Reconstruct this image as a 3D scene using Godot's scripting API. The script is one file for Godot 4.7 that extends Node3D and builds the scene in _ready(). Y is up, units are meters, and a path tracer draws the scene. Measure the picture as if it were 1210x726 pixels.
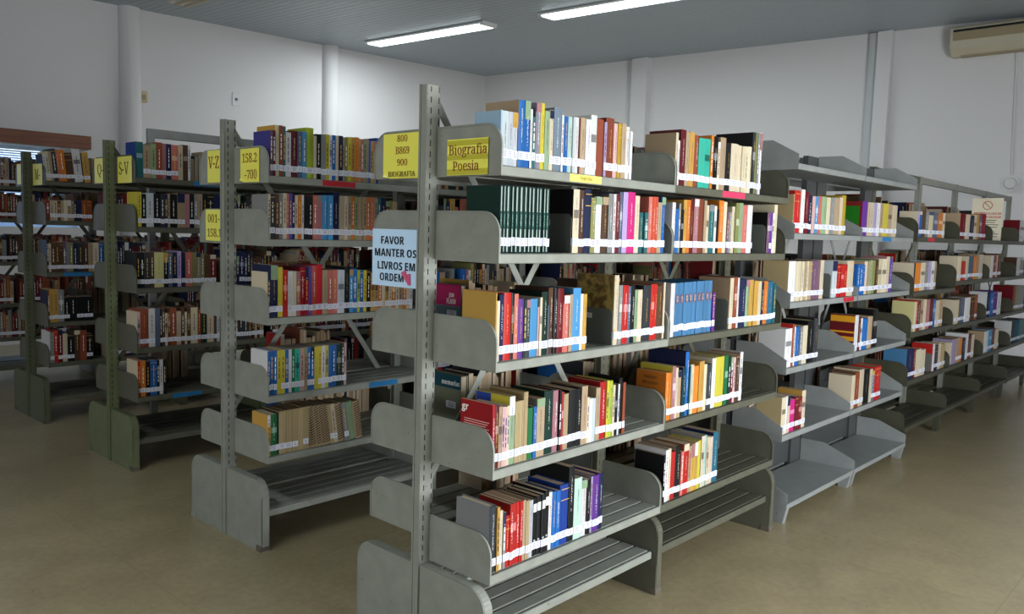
extends Node3D
# A library hall: rows of double-sided steel bookcases, seen from the aisle end. x runs along the rows, z across them, y up.

const ROOM_X0 := -5.6
const ROOM_X1 := 9.0
const ROOM_Z0 := -8.73
const ROOM_Z1 := 4.6
const FRONT := 0.3227          # distance of a shelf's front edge from the rack's middle plane
const LIP := 0.032             # height of a shelf's front edge
const PLATE_H := 0.168         # height of a shelf's end plate
const MOST_SINGLE_BOOKS := 318 # the books that show largest are things of their own

var taken := {}
var M := {}
var tint := {}
var rng := RandomNumberGenerator.new()
var books := []                # every book the rows hold, before it is decided which are single things
var serif: SystemFont
var sans: SystemFont


# ---------------------------------------------------------------- mesh building
class Shape:
	var v := PackedVector3Array()
	var n := PackedVector3Array()
	var c := PackedColorArray()
	var t := PackedVector2Array()
	var col := Color.WHITE
	var xf := Transform3D()

	func tri(a: Vector3, b: Vector3, d: Vector3, ua := Vector2.ZERO, ub := Vector2.ZERO, ud := Vector2.ZERO) -> void:
		a = xf * a
		b = xf * b
		d = xf * d
		var nn := (b - a).cross(d - a).normalized()
		v.append_array(PackedVector3Array([a, d, b]))
		n.append_array(PackedVector3Array([nn, nn, nn]))
		c.append_array(PackedColorArray([col, col, col]))
		t.append_array(PackedVector2Array([ua, ud, ub]))

	# corners counter-clockwise as seen from outside
	func quad(a: Vector3, b: Vector3, d: Vector3, e: Vector3, u0 := Vector2(0, 1), u1 := Vector2(1, 0)) -> void:
		tri(a, b, d, Vector2(u0.x, u0.y), Vector2(u1.x, u0.y), Vector2(u1.x, u1.y))
		tri(a, d, e, Vector2(u0.x, u0.y), Vector2(u1.x, u1.y), Vector2(u0.x, u1.y))

	func box(lo: Vector3, hi: Vector3) -> void:
		var a := lo
		var b := hi
		quad(Vector3(a.x, a.y, b.z), Vector3(b.x, a.y, b.z), Vector3(b.x, b.y, b.z), Vector3(a.x, b.y, b.z))
		quad(Vector3(b.x, a.y, a.z), Vector3(a.x, a.y, a.z), Vector3(a.x, b.y, a.z), Vector3(b.x, b.y, a.z))
		quad(Vector3(a.x, a.y, a.z), Vector3(a.x, a.y, b.z), Vector3(a.x, b.y, b.z), Vector3(a.x, b.y, a.z))
		quad(Vector3(b.x, a.y, b.z), Vector3(b.x, a.y, a.z), Vector3(b.x, b.y, a.z), Vector3(b.x, b.y, b.z))
		quad(Vector3(a.x, b.y, b.z), Vector3(b.x, b.y, b.z), Vector3(b.x, b.y, a.z), Vector3(a.x, b.y, a.z))
		quad(Vector3(a.x, a.y, a.z), Vector3(b.x, a.y, a.z), Vector3(b.x, a.y, b.z), Vector3(a.x, a.y, b.z))

	# a bar along x with its four long edges chamfered
	func bar(lo: Vector3, hi: Vector3, k: float) -> void:
		var p := [Vector2(lo.z + k, lo.y), Vector2(hi.z - k, lo.y), Vector2(hi.z, lo.y + k), Vector2(hi.z, hi.y - k), Vector2(hi.z - k, hi.y), Vector2(lo.z + k, hi.y), Vector2(lo.z, hi.y - k), Vector2(lo.z, lo.y + k)]
		prism(p, lo.x, hi.x)

	# a convex outline in (z, y), counter-clockwise with z to the right and y up as seen from -x, pushed from x0 to x1
	func prism(p: Array, x0: float, x1: float) -> void:
		var m := p.size()
		for i in m:
			var q: Vector2 = p[i]
			var r: Vector2 = p[(i + 1) % m]
			quad(Vector3(x0, q.y, q.x), Vector3(x1, q.y, q.x), Vector3(x1, r.y, r.x), Vector3(x0, r.y, r.x))
		for i in range(1, m - 1):
			var q: Vector2 = p[0]
			var r: Vector2 = p[i]
			var s: Vector2 = p[i + 1]
			tri(Vector3(x0, q.y, q.x), Vector3(x0, r.y, r.x), Vector3(x0, s.y, s.x))
			tri(Vector3(x1, q.y, q.x), Vector3(x1, s.y, s.x), Vector3(x1, r.y, r.x))

	# a flat strip of given width (across x) and thickness following a path in (z, y)
	func ribbon(p: Array, x0: float, x1: float, k: float) -> void:
		for i in p.size() - 1:
			var q: Vector2 = p[i]
			var r: Vector2 = p[i + 1]
			var d := (r - q).normalized()
			var o := Vector2(-d.y, d.x) * k
			prism([q - o, r - o, r + o, q + o], x0, x1)

	# a tube from a to b
	func tube(a: Vector3, b: Vector3, r0: float, r1: float, k := 12, caps := true) -> void:
		var d := (b - a).normalized()
		var s := d.cross(Vector3.UP if absf(d.y) < 0.9 else Vector3.RIGHT).normalized()
		var w := d.cross(s)
		for i in k:
			var f := TAU * i / k
			var g := TAU * (i + 1) / k
			var e0 := s * cos(f) + w * sin(f)
			var e1 := s * cos(g) + w * sin(g)
			quad(a + e0 * r0, a + e1 * r0, b + e1 * r1, b + e0 * r1)
			if caps:
				tri(b, b + e0 * r1, b + e1 * r1)
				tri(a, a + e1 * r0, a + e0 * r0)

	func mesh() -> ArrayMesh:
		var a := []
		a.resize(Mesh.ARRAY_MAX)
		a[Mesh.ARRAY_VERTEX] = v
		a[Mesh.ARRAY_NORMAL] = n
		a[Mesh.ARRAY_COLOR] = c
		a[Mesh.ARRAY_TEX_UV] = t
		var m := ArrayMesh.new()
		m.add_surface_from_arrays(Mesh.PRIMITIVE_TRIANGLES, a)
		return m


func numbered(called: String) -> String:
	var k: int = taken.get(called, 0)
	taken[called] = k + 1
	return called if k == 0 else "%s_%03d" % [called, k]


func tag(o: Node, label: String, category: String, group := "") -> void:
	o.set_meta("label", label)
	o.set_meta("category", category)
	if group:
		o.set_meta("group", group)


func thing(called: String, label: String, category: String, at: Vector3, group := "", turn := 0.0) -> Node3D:
	var o := Node3D.new()
	o.name = numbered(called)
	add_child(o)
	o.position = at
	o.rotation.y = turn
	tag(o, label, category, group)
	return o


func part(called: String, s: Shape, m: Material, parent: Node, label := "") -> MeshInstance3D:
	return piece(called, s.mesh(), m, parent, label)


func piece(called: String, mesh: Mesh, m: Material, parent: Node, label := "") -> MeshInstance3D:
	var o := MeshInstance3D.new()
	o.name = called
	o.mesh = mesh
	o.material_override = m
	parent.add_child(o, true)
	if label:
		o.set_meta("label", label)
	return o


func structure(called: String, s: Shape, m: Material, label: String) -> MeshInstance3D:
	var o := MeshInstance3D.new()
	o.name = called
	o.mesh = s.mesh()
	o.material_override = m
	add_child(o)
	o.set_meta("kind", "structure")
	o.set_meta("label", label)
	return o


func lin(c: Color) -> Color:
	return c.srgb_to_linear()


# words in lettering, centred at a place on a face that looks towards -x (turn -90 degrees) or +z (turn 0)
func words(text: String, at: Vector3, high: float, wide: float, m: Material, parent: Node, font: Font, turn := -PI / 2, called := "lettering") -> void:
	var t := TextMesh.new()
	t.text = text
	t.font = font
	t.font_size = 48
	t.pixel_size = 0.01
	t.depth = 0.02
	t.curve_step = 1.5
	var box := t.get_aabb()
	var o := MeshInstance3D.new()
	o.name = called
	o.mesh = t
	o.material_override = m
	parent.add_child(o, true)
	var sy := high / maxf(box.size.y, 0.001)
	var sx := minf(sy * 1.1, wide / maxf(box.size.x, 0.001)) if wide > 0.0 else sy
	o.transform = Transform3D(Basis(Vector3.UP, turn) * Basis.from_scale(Vector3(sx, sy, 0.04)), Vector3.ZERO)
	o.position = at - o.transform.basis * box.get_center()


# ---------------------------------------------------------------- materials
func paint(rough: float, spec := 0.5, vertex := true) -> StandardMaterial3D:
	var m := StandardMaterial3D.new()
	m.vertex_color_use_as_albedo = vertex
	m.roughness = rough
	m.metallic_specular = spec
	return m


func plain(c: Color, rough: float, spec := 0.5) -> StandardMaterial3D:
	var m := paint(rough, spec, false)
	m.albedo_color = c
	return m


func cloud_image(size: int, seed_: int, freq: float, octaves: int) -> Image:
	var f := FastNoiseLite.new()
	f.seed = seed_
	f.frequency = freq
	f.fractal_octaves = octaves
	f.noise_type = FastNoiseLite.TYPE_SIMPLEX_SMOOTH
	var im := f.get_seamless_image(size, size)
	im.convert(Image.FORMAT_RGB8)
	return im


# enamel: an even coat, faint mottling, a few chips down to rusty metal
func enamel_texture() -> ImageTexture:
	var size := 512
	var broad := cloud_image(size, 11, 0.012, 4)
	var chips := cloud_image(size, 23, 0.055, 3)
	var im := Image.create(size, size, false, Image.FORMAT_RGB8)
	for y in size:
		for x in size:
			var g := 0.93 + 0.09 * (broad.get_pixel(x, y).r - 0.5)
			var k := smoothstep(0.84, 0.89, chips.get_pixel(x, y).r)
			im.set_pixel(x, y, Color(g, g, g).lerp(Color(0.36, 0.27, 0.2), k * 0.65))
	im.generate_mipmaps()
	return ImageTexture.create_from_image(im)


func floor_texture() -> ImageTexture:
	var size := 1024
	var broad := cloud_image(size, 5, 0.006, 4)
	var fine := cloud_image(size, 6, 0.05, 4)
	var im := Image.create(size, size, false, Image.FORMAT_RGB8)
	for y in size:
		for x in size:
			var g := 0.9 + 0.09 * (broad.get_pixel(x, y).r - 0.5) + 0.10 * (fine.get_pixel(x, y).r - 0.5)
			im.set_pixel(x, y, Color(g, g * (1.0 - 0.01), g * (0.985)))
	var r := RandomNumberGenerator.new()
	r.seed = 77
	for i in 240:                       # scuffs and scratches, worn into the vinyl
		var p := Vector2(r.randf() * size, r.randf() * size)
		var a := r.randf() * TAU
		var long := 4.0 + 26.0 * r.randf() * r.randf()
		var pale := r.randf() < 0.7
		for k in int(long * 2.0):
			var q := p + Vector2.from_angle(a + 0.2 * sin(k * 0.06)) * k * 0.5
			var xy := Vector2i(posmod(int(q.x), size), posmod(int(q.y), size))
			im.set_pixelv(xy, im.get_pixelv(xy).lerp(Color(1, 1, 0.97) if pale else Color(0.45, 0.42, 0.38), 0.6))
	im.generate_mipmaps()
	return ImageTexture.create_from_image(im)


# a strip of small unreadable print, for the titles on spines: white marks on clear
func print_texture(seed_: int, cuts: int) -> ImageTexture:
	var im := Image.create(256, 32, false, Image.FORMAT_RGBA8)
	im.fill(Color(1, 1, 1, 0))
	var r := RandomNumberGenerator.new()
	r.seed = seed_
	var x := 6
	while x < 246:
		if r.randf() < 0.16:
			x += 8
			continue
		var w := r.randi_range(5, 9)
		if r.randf() < 0.8:
			im.fill_rect(Rect2i(x, 5, 2, 22), Color.WHITE)
		for k in cuts:
			im.fill_rect(Rect2i(x, [5, 14, 24][r.randi_range(0, 2)], w, 3), Color.WHITE)
		if r.randf() < 0.55:
			im.fill_rect(Rect2i(x + w - 2, 5 + r.randi_range(0, 10), 2, r.randi_range(8, 12)), Color.WHITE)
		x += w + 3
	return ImageTexture.create_from_image(im)


func sticker_texture() -> ImageTexture:
	var im := Image.create(64, 64, false, Image.FORMAT_RGB8)
	im.fill(Color(0.98, 0.98, 1.0))
	var r := RandomNumberGenerator.new()
	r.seed = 9
	for row in 3:
		var x := 14
		while x < 48:
			var w := r.randi_range(3, 6)
			im.fill_rect(Rect2i(x, 12 + row * 15, w, r.randi_range(6, 8)), Color(0.45, 0.45, 0.5))
			x += w + 3
	return ImageTexture.create_from_image(im)


func tri_map(m: StandardMaterial3D, tex: Texture2D, scale: float) -> StandardMaterial3D:
	m.albedo_texture = tex
	m.uv1_triplanar = true
	m.uv1_world_triplanar = true
	m.uv1_scale = Vector3.ONE * scale
	return m


func noise_bump(m: StandardMaterial3D, freq: float, scale: float, depth: float) -> StandardMaterial3D:
	var t := NoiseTexture2D.new()
	t.width = 256
	t.height = 256
	t.seamless = true
	var f := FastNoiseLite.new()
	f.seed = 3
	f.frequency = freq
	t.noise = f
	m.heightmap_enabled = true
	m.heightmap_texture = t
	m.heightmap_scale = depth
	m.uv1_triplanar = true
	m.uv1_world_triplanar = true
	m.uv1_scale = Vector3.ONE * scale
	return m


func make_materials() -> void:
	var coat := enamel_texture()
	M.grey = tri_map(plain(Color(0.575, 0.58, 0.535), 0.42), coat, 1.4)
	M.green = tri_map(plain(Color(0.43, 0.455, 0.32), 0.45), coat, 1.4)
	M.dark_green = tri_map(plain(Color(0.36, 0.37, 0.27), 0.45), coat, 1.4)  # the green coat with the dim far row's shade put into its colour
	M.olive = tri_map(plain(Color(0.36, 0.355, 0.295), 0.45), coat, 1.4)
	M.blue_grey = tri_map(plain(Color(0.56, 0.57, 0.555), 0.34), coat, 0.9)
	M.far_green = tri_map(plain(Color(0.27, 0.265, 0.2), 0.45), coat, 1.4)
	M.rust = plain(Color(0.36, 0.32, 0.27), 0.7)
	M.dark_steel = plain(Color(0.26, 0.265, 0.26), 0.3)
	M.floor = tri_map(plain(Color(0.67, 0.615, 0.475), 0.28, 0.5), floor_texture(), 0.42)
	M.seam = plain(Color(0.54, 0.49, 0.37), 0.5)
	M.wall = noise_bump(plain(Color(0.875, 0.87, 0.87), 0.9, 0.3), 0.05, 0.8, 0.12)
	M.ceiling = plain(Color(0.62, 0.66, 0.695), 0.35)
	M.duct = plain(Color(0.74, 0.76, 0.765), 0.5)
	M.white_metal = plain(Color(0.86, 0.86, 0.85), 0.4)
	M.ac = plain(Color(0.78, 0.75, 0.66), 0.45)
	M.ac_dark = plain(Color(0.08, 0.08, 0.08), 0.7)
	M.ac_tan = plain(Color(0.63, 0.57, 0.45), 0.5)
	M.wood = tri_map(plain(Color(0.56, 0.35, 0.25), 0.5), wood_texture(), 1.0)
	M.blind = plain(Color(0.82, 0.88, 0.92), 0.5)
	M.blind.backlight_enabled = true
	M.blind.backlight = Color(0.8, 0.86, 0.92)
	M.lamp = plain(Color(1, 1, 1), 0.5)
	M.lamp.emission_enabled = true
	M.lamp.emission = Color(0.93, 0.98, 1.0)
	M.lamp.emission_energy_multiplier = 2.2
	M.cloth = paint(0.75, 0.35)
	M.gloss = paint(0.42, 0.35)
	M.card = paint(0.55, 0.35)
	M.pages = paint(0.9, 0.2)
	M.sticker = plain(Color(0.85, 0.85, 0.87), 0.5, 0.3)
	M.sticker.albedo_texture = sticker_texture()
	M.prints = []
	for i in 4:
		var m := paint(0.5)
		m.albedo_texture = print_texture(40 + i, 1 + i % 2)
		m.transparency = BaseMaterial3D.TRANSPARENCY_ALPHA_SCISSOR
		m.alpha_scissor_threshold = 0.5
		M.prints.append(m)
	M.marble = tri_map(plain(Color(0.62, 0.55, 0.38), 0.6), marble_texture(), 4.0)
	M.yellow_paper = plain(Color(0.93, 0.90, 0.36), 0.35)
	M.yellow_tape = plain(Color(0.90, 0.87, 0.40), 0.15)
	M.yellow_tape_dark = plain(Color(0.76, 0.72, 0.22), 0.25)
	M.blue_paper = plain(Color(0.78, 0.89, 0.99), 0.4)
	M.cream_paper = plain(Color(0.93, 0.89, 0.78), 0.5)
	M.brown_ink = plain(Color(0.52, 0.20, 0.10), 0.7)
	M.olive_ink = plain(Color(0.42, 0.30, 0.08), 0.7)
	M.black_ink = plain(Color(0.10, 0.11, 0.14), 0.7)
	M.red_ink = plain(Color(0.75, 0.16, 0.12), 0.7)
	M.white_ink = plain(Color(0.95, 0.93, 0.9), 0.6)
	M.pink_tag = plain(Color(0.86, 0.22, 0.36), 0.4)
	M.red_tag = plain(Color(0.70, 0.10, 0.16), 0.4)
	M.blue_tag = plain(Color(0.10, 0.42, 0.62), 0.4)
	M.yellow_tag = plain(Color(0.91, 0.86, 0.42), 0.4)
	M.pink_petal = plain(Color(0.85, 0.35, 0.50), 0.5)
	M.darkish = plain(Color(0.35, 0.37, 0.4), 0.5)
	M.plastic = plain(Color(0.80, 0.74, 0.60), 0.5)
	M.outlet = plain(Color(0.86, 0.86, 0.86), 0.4)
	M.bookend = plain(Color(0.36, 0.375, 0.35), 0.45)
	M.bookend_olive = plain(Color(0.47, 0.46, 0.36), 0.45)


func wood_texture() -> ImageTexture:
	var f := FastNoiseLite.new()
	f.seed = 8
	f.frequency = 0.02
	var im := Image.create(256, 256, false, Image.FORMAT_RGB8)
	for y in 256:
		for x in 256:
			var g := 0.9 + 0.16 * f.get_noise_2d(x * 0.25, y * 4.0)
			im.set_pixel(x, y, Color(g, g, g))
	return ImageTexture.create_from_image(im)


func marble_texture() -> ImageTexture:
	var a := cloud_image(256, 31, 0.02, 5)
	var im := Image.create(256, 256, false, Image.FORMAT_RGB8)
	for y in 256:
		for x in 256:
			var k := a.get_pixel(x, y).r
			im.set_pixel(x, y, Color(0.62, 0.54, 0.36).lerp(Color(1.0, 0.97, 0.72), smoothstep(0.25, 0.75, k)))
	return ImageTexture.create_from_image(im)


func make_tints() -> void:
	for line in [
		"paleblue pale-blue .66 .78 .88", "palegray pale-grey .80 .83 .85", "blue blue .13 .42 .74", "white white .93 .92 .91", "teal teal .16 .42 .43", "graylilac grey-lilac .58 .55 .60",
		"yellow yellow .87 .80 .22", "sage sage-green .58 .69 .52", "cream cream .90 .83 .70", "grayblue grey-blue .47 .54 .60", "mint mint .76 .86 .80", "maroon maroon .42 .13 .15",
		"tan tan .74 .63 .49", "rust rust-brown .62 .29 .17", "lilac lilac .66 .60 .74", "leather brown-leather .52 .24 .16", "pink pink .88 .70 .68", "mustard mustard .76 .63 .16",
		"gold gold .84 .64 .27", "turquoise turquoise .22 .75 .65", "orange orange .90 .50 .14", "black black .07 .07 .08", "darkgray dark-grey .22 .23 .25", "olive olive-green .57 .57 .32",
		"gray grey .56 .56 .55", "enc dark-green-and-white .05 .16 .14", "green green .12 .45 .24", "brown brown .36 .24 .16", "navy navy .11 .14 .30", "slate slate-blue .36 .42 .52",
		"lavender lavender .75 .66 .86", "magenta magenta .86 .16 .50", "salmon salmon .87 .46 .40", "redorange red-orange .85 .31 .19", "rose rose .72 .48 .50", "mauve mauve .48 .34 .44",
		"purple purple .42 .20 .60", "red red .80 .13 .11", "darkgreen dark-green .08 .20 .16", "skyblue sky-blue .28 .62 .84", "darkred dark-red .50 .09 .10", "steel steel-blue .28 .50 .68",
		"steelteal petrol-blue .15 .42 .54", "gr crimson .70 .11 .13", "crimson crimson .72 .07 .14", "oldpaper yellowed-paper .80 .70 .50", "redwhite red-and-white .74 .16 .14",
		"lime lime-green .66 .74 .18", "darkteal dark-teal .07 .24 .27", "setblack black-with-white-tag .08 .08 .09", "royal royal-blue .10 .26 .62", "beige beige .82 .74 .62", "violet violet .42 .30 .66",
		"paleyellow pale-yellow .88 .84 .56", "coral coral .90 .36 .25", "hotred bright-red .90 .13 .20", "spiral spiral-bound .74 .63 .47", "purpleblue purple-blue .27 .25 .58", "face face .5 .5 .5",
	]:
		var w: PackedStringArray = line.split(" ")
		var c := Color(w[2].to_float(), w[3].to_float(), w[4].to_float())
		var l := c.get_luminance()
		tint[w[0]] = [w[1].replace("-", " "), Color(l, l, l).lerp(c, 0.93) * 0.84]
	tint["greenface"] = ["green", Color(.42, .12, .12)]
	tint["maroonface"] = ["striped", Color(.36, .10, .12)]
	tint["marble"] = ["marbled", Color(.58, .50, .33)]


# ---------------------------------------------------------------- racks
# outline of an end plate: rounded at the top of its front edge; side +1 towards +z, -1 towards -z
func plate_outline(z0: float, z1: float, y0: float, y1: float, r: float, side: int) -> Array:
	var p := [Vector2(z0, y0), Vector2(z1, y0)]
	for i in 9:
		var a := PI / 2 * i / 8.0
		p.append(Vector2(z1 - r + r * cos(a), y1 - r + r * sin(a)))
	p.append(Vector2(z0, y1))
	if side < 0:
		var q := []
		for w in p:
			q.push_front(Vector2(-w.x, w.y))
		return q
	return p


func rim_path(z0: float, z1: float, y0: float, y1: float, r: float, side: int) -> Array:
	var p := [Vector2(side * z0, y1)]
	for i in range(8, -1, -1):
		var a := PI / 2 * i / 8.0
		p.append(Vector2(side * (z1 - r + r * cos(a)), y1 - r + r * sin(a)))
	p.append(Vector2(side * z1, y0))
	return p


func end_plate(x: float, y: float, side: int, mat: Material, parent: Node, high := PLATE_H, r := 0.072) -> void:
	var s := Shape.new()
	s.prism(plate_outline(0.019, FRONT, y, y + high, r, side), x - 0.0015, x + 0.0015)
	s.ribbon(rim_path(0.02, FRONT - 0.002, y + 0.002, y + high - 0.002, r, side), x - 0.0035, x + 0.0035, 0.0025)
	part("end_plate", s, mat, parent)


# an upright of folded steel with two columns of slots in each broad face
func upright(x: float, high: float, mat: Material, parent: Node, slotted := true) -> void:
	var x0 := x - 0.05
	var x1 := x + 0.008
	var s := Shape.new()
	var d := 0.018
	for side in [1, -1]:
		var z := d * float(side)
		if not slotted or side < 0:
			face(s, x0, x1, 0.0, high, z, side)
			continue
		var cut := [x0, x0 + 0.015, x0 + 0.0195, x1 - 0.008, x1 - 0.0035, x1]
		for k in 5:
			if k % 2 == 0:
				face(s, cut[k], cut[k + 1], 0.0, high, z, side)
			else:
				var y := 0.0
				var at := 0.022
				while at + 0.02 < high:
					face(s, cut[k], cut[k + 1], y, at, z, side)
					y = at + 0.02
					at += 0.0362
				face(s, cut[k], cut[k + 1], y, high, z, side)
	s.quad(Vector3(x0, 0, -d), Vector3(x0, 0, d), Vector3(x0, high, d), Vector3(x0, high, -d))
	s.quad(Vector3(x1, 0, d), Vector3(x1, 0, -d), Vector3(x1, high, -d), Vector3(x1, high, d))
	s.box(Vector3(x0 - 0.003, 0, -d - 0.002), Vector3(x0 + 0.004, high + 0.002, -d + 0.006))   # the folded lip
	s.box(Vector3(x0 - 0.002, 0, d - 0.007), Vector3(x0 + 0.002, high, d))
	s.quad(Vector3(x0 + 0.004, 0.03, -0.014), Vector3(x0 + 0.004, 0.03, 0.014), Vector3(x0 + 0.004, high, 0.014), Vector3(x0 + 0.004, high, -0.014))
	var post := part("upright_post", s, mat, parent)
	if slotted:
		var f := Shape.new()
		f.box(Vector3(x0 + 0.006, 0.01, 0.008), Vector3(x1 - 0.002, high - 0.004, 0.0155))  # black block that stands for the shade inside the hollow post
		part("slot_shade", f, M.ac_dark, post, "dark hollow behind the slots")


func face(s: Shape, x0: float, x1: float, y0: float, y1: float, z: float, side: int) -> void:
	if side > 0:
		s.quad(Vector3(x0, y0, z), Vector3(x1, y0, z), Vector3(x1, y1, z), Vector3(x0, y1, z))
	else:
		s.quad(Vector3(x1, y0, z), Vector3(x0, y0, z), Vector3(x0, y1, z), Vector3(x1, y1, z))


# a shelf of four slats behind a folded front edge; far ones keep their slats in one mesh
func slatted_shelf(length: float, y: float, side: int, mat: Material, parent: Node, singly: bool, called := "shelf", z1 := FRONT) -> void:
	var s := Shape.new()
	var zs := func(a: float, b: float) -> Array: return [a, b] if side > 0 else [-b, -a]
	var q: Array = zs.call(z1 - 0.013, z1)
	s.bar(Vector3(0.004, y, q[0]), Vector3(length - 0.008, y + LIP, q[1]), 0.003)
	q = zs.call(0.0225, z1 - 0.012)
	s.box(Vector3(0.004, y + LIP - 0.016, q[0]), Vector3(length - 0.008, y + LIP - 0.012, q[1]))
	var shelf := part(called, s, mat, parent)
	var wide := (z1 - 0.013 - 0.02) / 4.0
	var all := Shape.new()
	for k in 4:
		var one := Shape.new() if singly else all
		q = zs.call(0.02 + wide * k + 0.004, 0.02 + wide * (k + 1) - 0.005)
		one.bar(Vector3(0.005, y + LIP - 0.012, q[0]), Vector3(length - 0.009, y + LIP + 0.001, q[1]), 0.003)
		if singly:
			part("slat", one, mat, shelf)
	if not singly:
		part("slats", all, mat, shelf).set_meta("kind", "stuff")


func strap(a: Vector2, b: Vector2, z: float, mat: Material, parent: Node) -> void:
	var d := (b - a).normalized()
	var o := Vector2(-d.y, d.x) * 0.014
	var s := Shape.new()
	var p := [a - o, b - o, b + o, a + o]
	for g in [-1.0, 1.0]:
		var w: float = z + 0.0015 * float(g)
		var c := []
		for e in p:
			c.append(Vector3(e.x, e.y, w))
		if g > 0:
			s.quad(c[0], c[1], c[2], c[3])
		else:
			s.quad(c[3], c[2], c[1], c[0])
	for i in 4:
		var e: Vector2 = p[i]
		var f: Vector2 = p[(i + 1) % 4]
		s.quad(Vector3(e.x, e.y, z + 0.0015), Vector3(e.x, e.y, z - 0.0015), Vector3(f.x, f.y, z - 0.0015), Vector3(f.x, f.y, z + 0.0015))
	part("cross_brace", s, mat, parent)


# the broad panel that carries a rack at the floor: sheet, wide rounded flange, worn foot caps
func base_panel(x: float, side: int, mat: Material, parent: Node) -> void:
	var z1 := 0.341
	var y1 := 0.3345
	var s := Shape.new()
	var out := x - 0.045
	s.prism(plate_outline(0.02, z1, 0.0, y1, 0.075, side), out, out + 0.003)
	s.ribbon(rim_path(0.02, z1 - 0.003, 0.0, y1 - 0.003, 0.075, side), out - 0.001, out + 0.04, 0.003)
	s.ribbon(rim_path(0.02, z1 - 0.001, 0.0, y1 - 0.001, 0.075, side), out + 0.003, out + 0.034, 0.003)
	var o := part("base_panel", s, mat, parent)
	var f := Shape.new()
	var q := [z1 - 0.045, z1 + 0.003] if side > 0 else [-z1 - 0.003, -z1 + 0.045]
	f.bar(Vector3(out - 0.003, 0.0, q[0]), Vector3(out + 0.043, 0.03, q[1]), 0.006)
	part("foot_cap", f, M.rust if side > 0 else mat, o)


# one bay of the rounded, slotted kind. ys: shelf heights from the top down on the +z side; ys_back on the other
func rack(called: String, label: String, at: Vector3, length: float, ys: Array, ys_back: Array, tones: Array, o := {}) -> Node3D:
	var t := thing(called, label, "bookcase", at, o.get("group", "double-sided bookcases"))
	var post: Material = tones[0]
	var mat: Material = tones[1]
	var high: float = o.get("high", 2.0)
	var last: bool = o.get("last", false)
	upright(0.0, high, post, t, o.get("slotted", true))
	if last:
		upright(length, high, post, t)
	for side in [1, -1]:
		for y in (ys if side > 0 else ys_back):
			slatted_shelf(length, y, side, mat, t, o.get("singly", false) and side > 0)
			end_plate(0.0, y, side, mat, t)
			if o.get("far_plates", true):
				end_plate(length - 0.0085, y, side, mat, t)
	strap(Vector2(-0.01, o.get("brace", high - 0.03)), Vector2(length - 0.068, 0.6), 0.003, mat, t)
	strap(Vector2(-0.01, 0.6), Vector2(length - 0.068, o.get("brace", high - 0.03)), -0.003, mat, t)
	if o.get("bench", false):
		bench_base(length, mat, t, o.get("singly", false))
	else:
		for side in [1, -1]:
			base_panel(0.0, side, post, t)
			if last:
				base_panel(length, side, post, t)
			slatted_shelf(length - 0.043, 0.154, side, mat, t, o.get("singly", false) and side > 0, "base_shelf", 0.318)
	if o.get("beam", false):
		var s := Shape.new()
		s.bar(Vector3(0.0085, high - 0.055, -0.016), Vector3(length - 0.055, high - 0.002, 0.016), 0.002)
		part("top_beam", s, post, t)
	return t


# the lowest shelf of the green racks: a slatted seat with end plates on short tapered legs
func bench_base(length: float, mat: Material, t: Node, singly: bool) -> void:
	for side in [1, -1]:
		slatted_shelf(length, 0.165, side, mat, t, singly and side > 0, "base_shelf", 0.33)
		for x in [0.0, length - 0.0085]:
			end_plate(x, 0.15, side, mat, t, 0.162, 0.05)
			var s := Shape.new()
			var x0: float = x + (0.004 if x < 0.5 else -0.034)
			var z := 0.262 * float(side)
			s.prism([Vector2(z - 0.016, 0.0), Vector2(z + 0.016, 0.0), Vector2(z + 0.024, 0.166), Vector2(z - 0.024, 0.166)], x0, x0 + 0.03)
			part("leg", s, mat, t)


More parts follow.
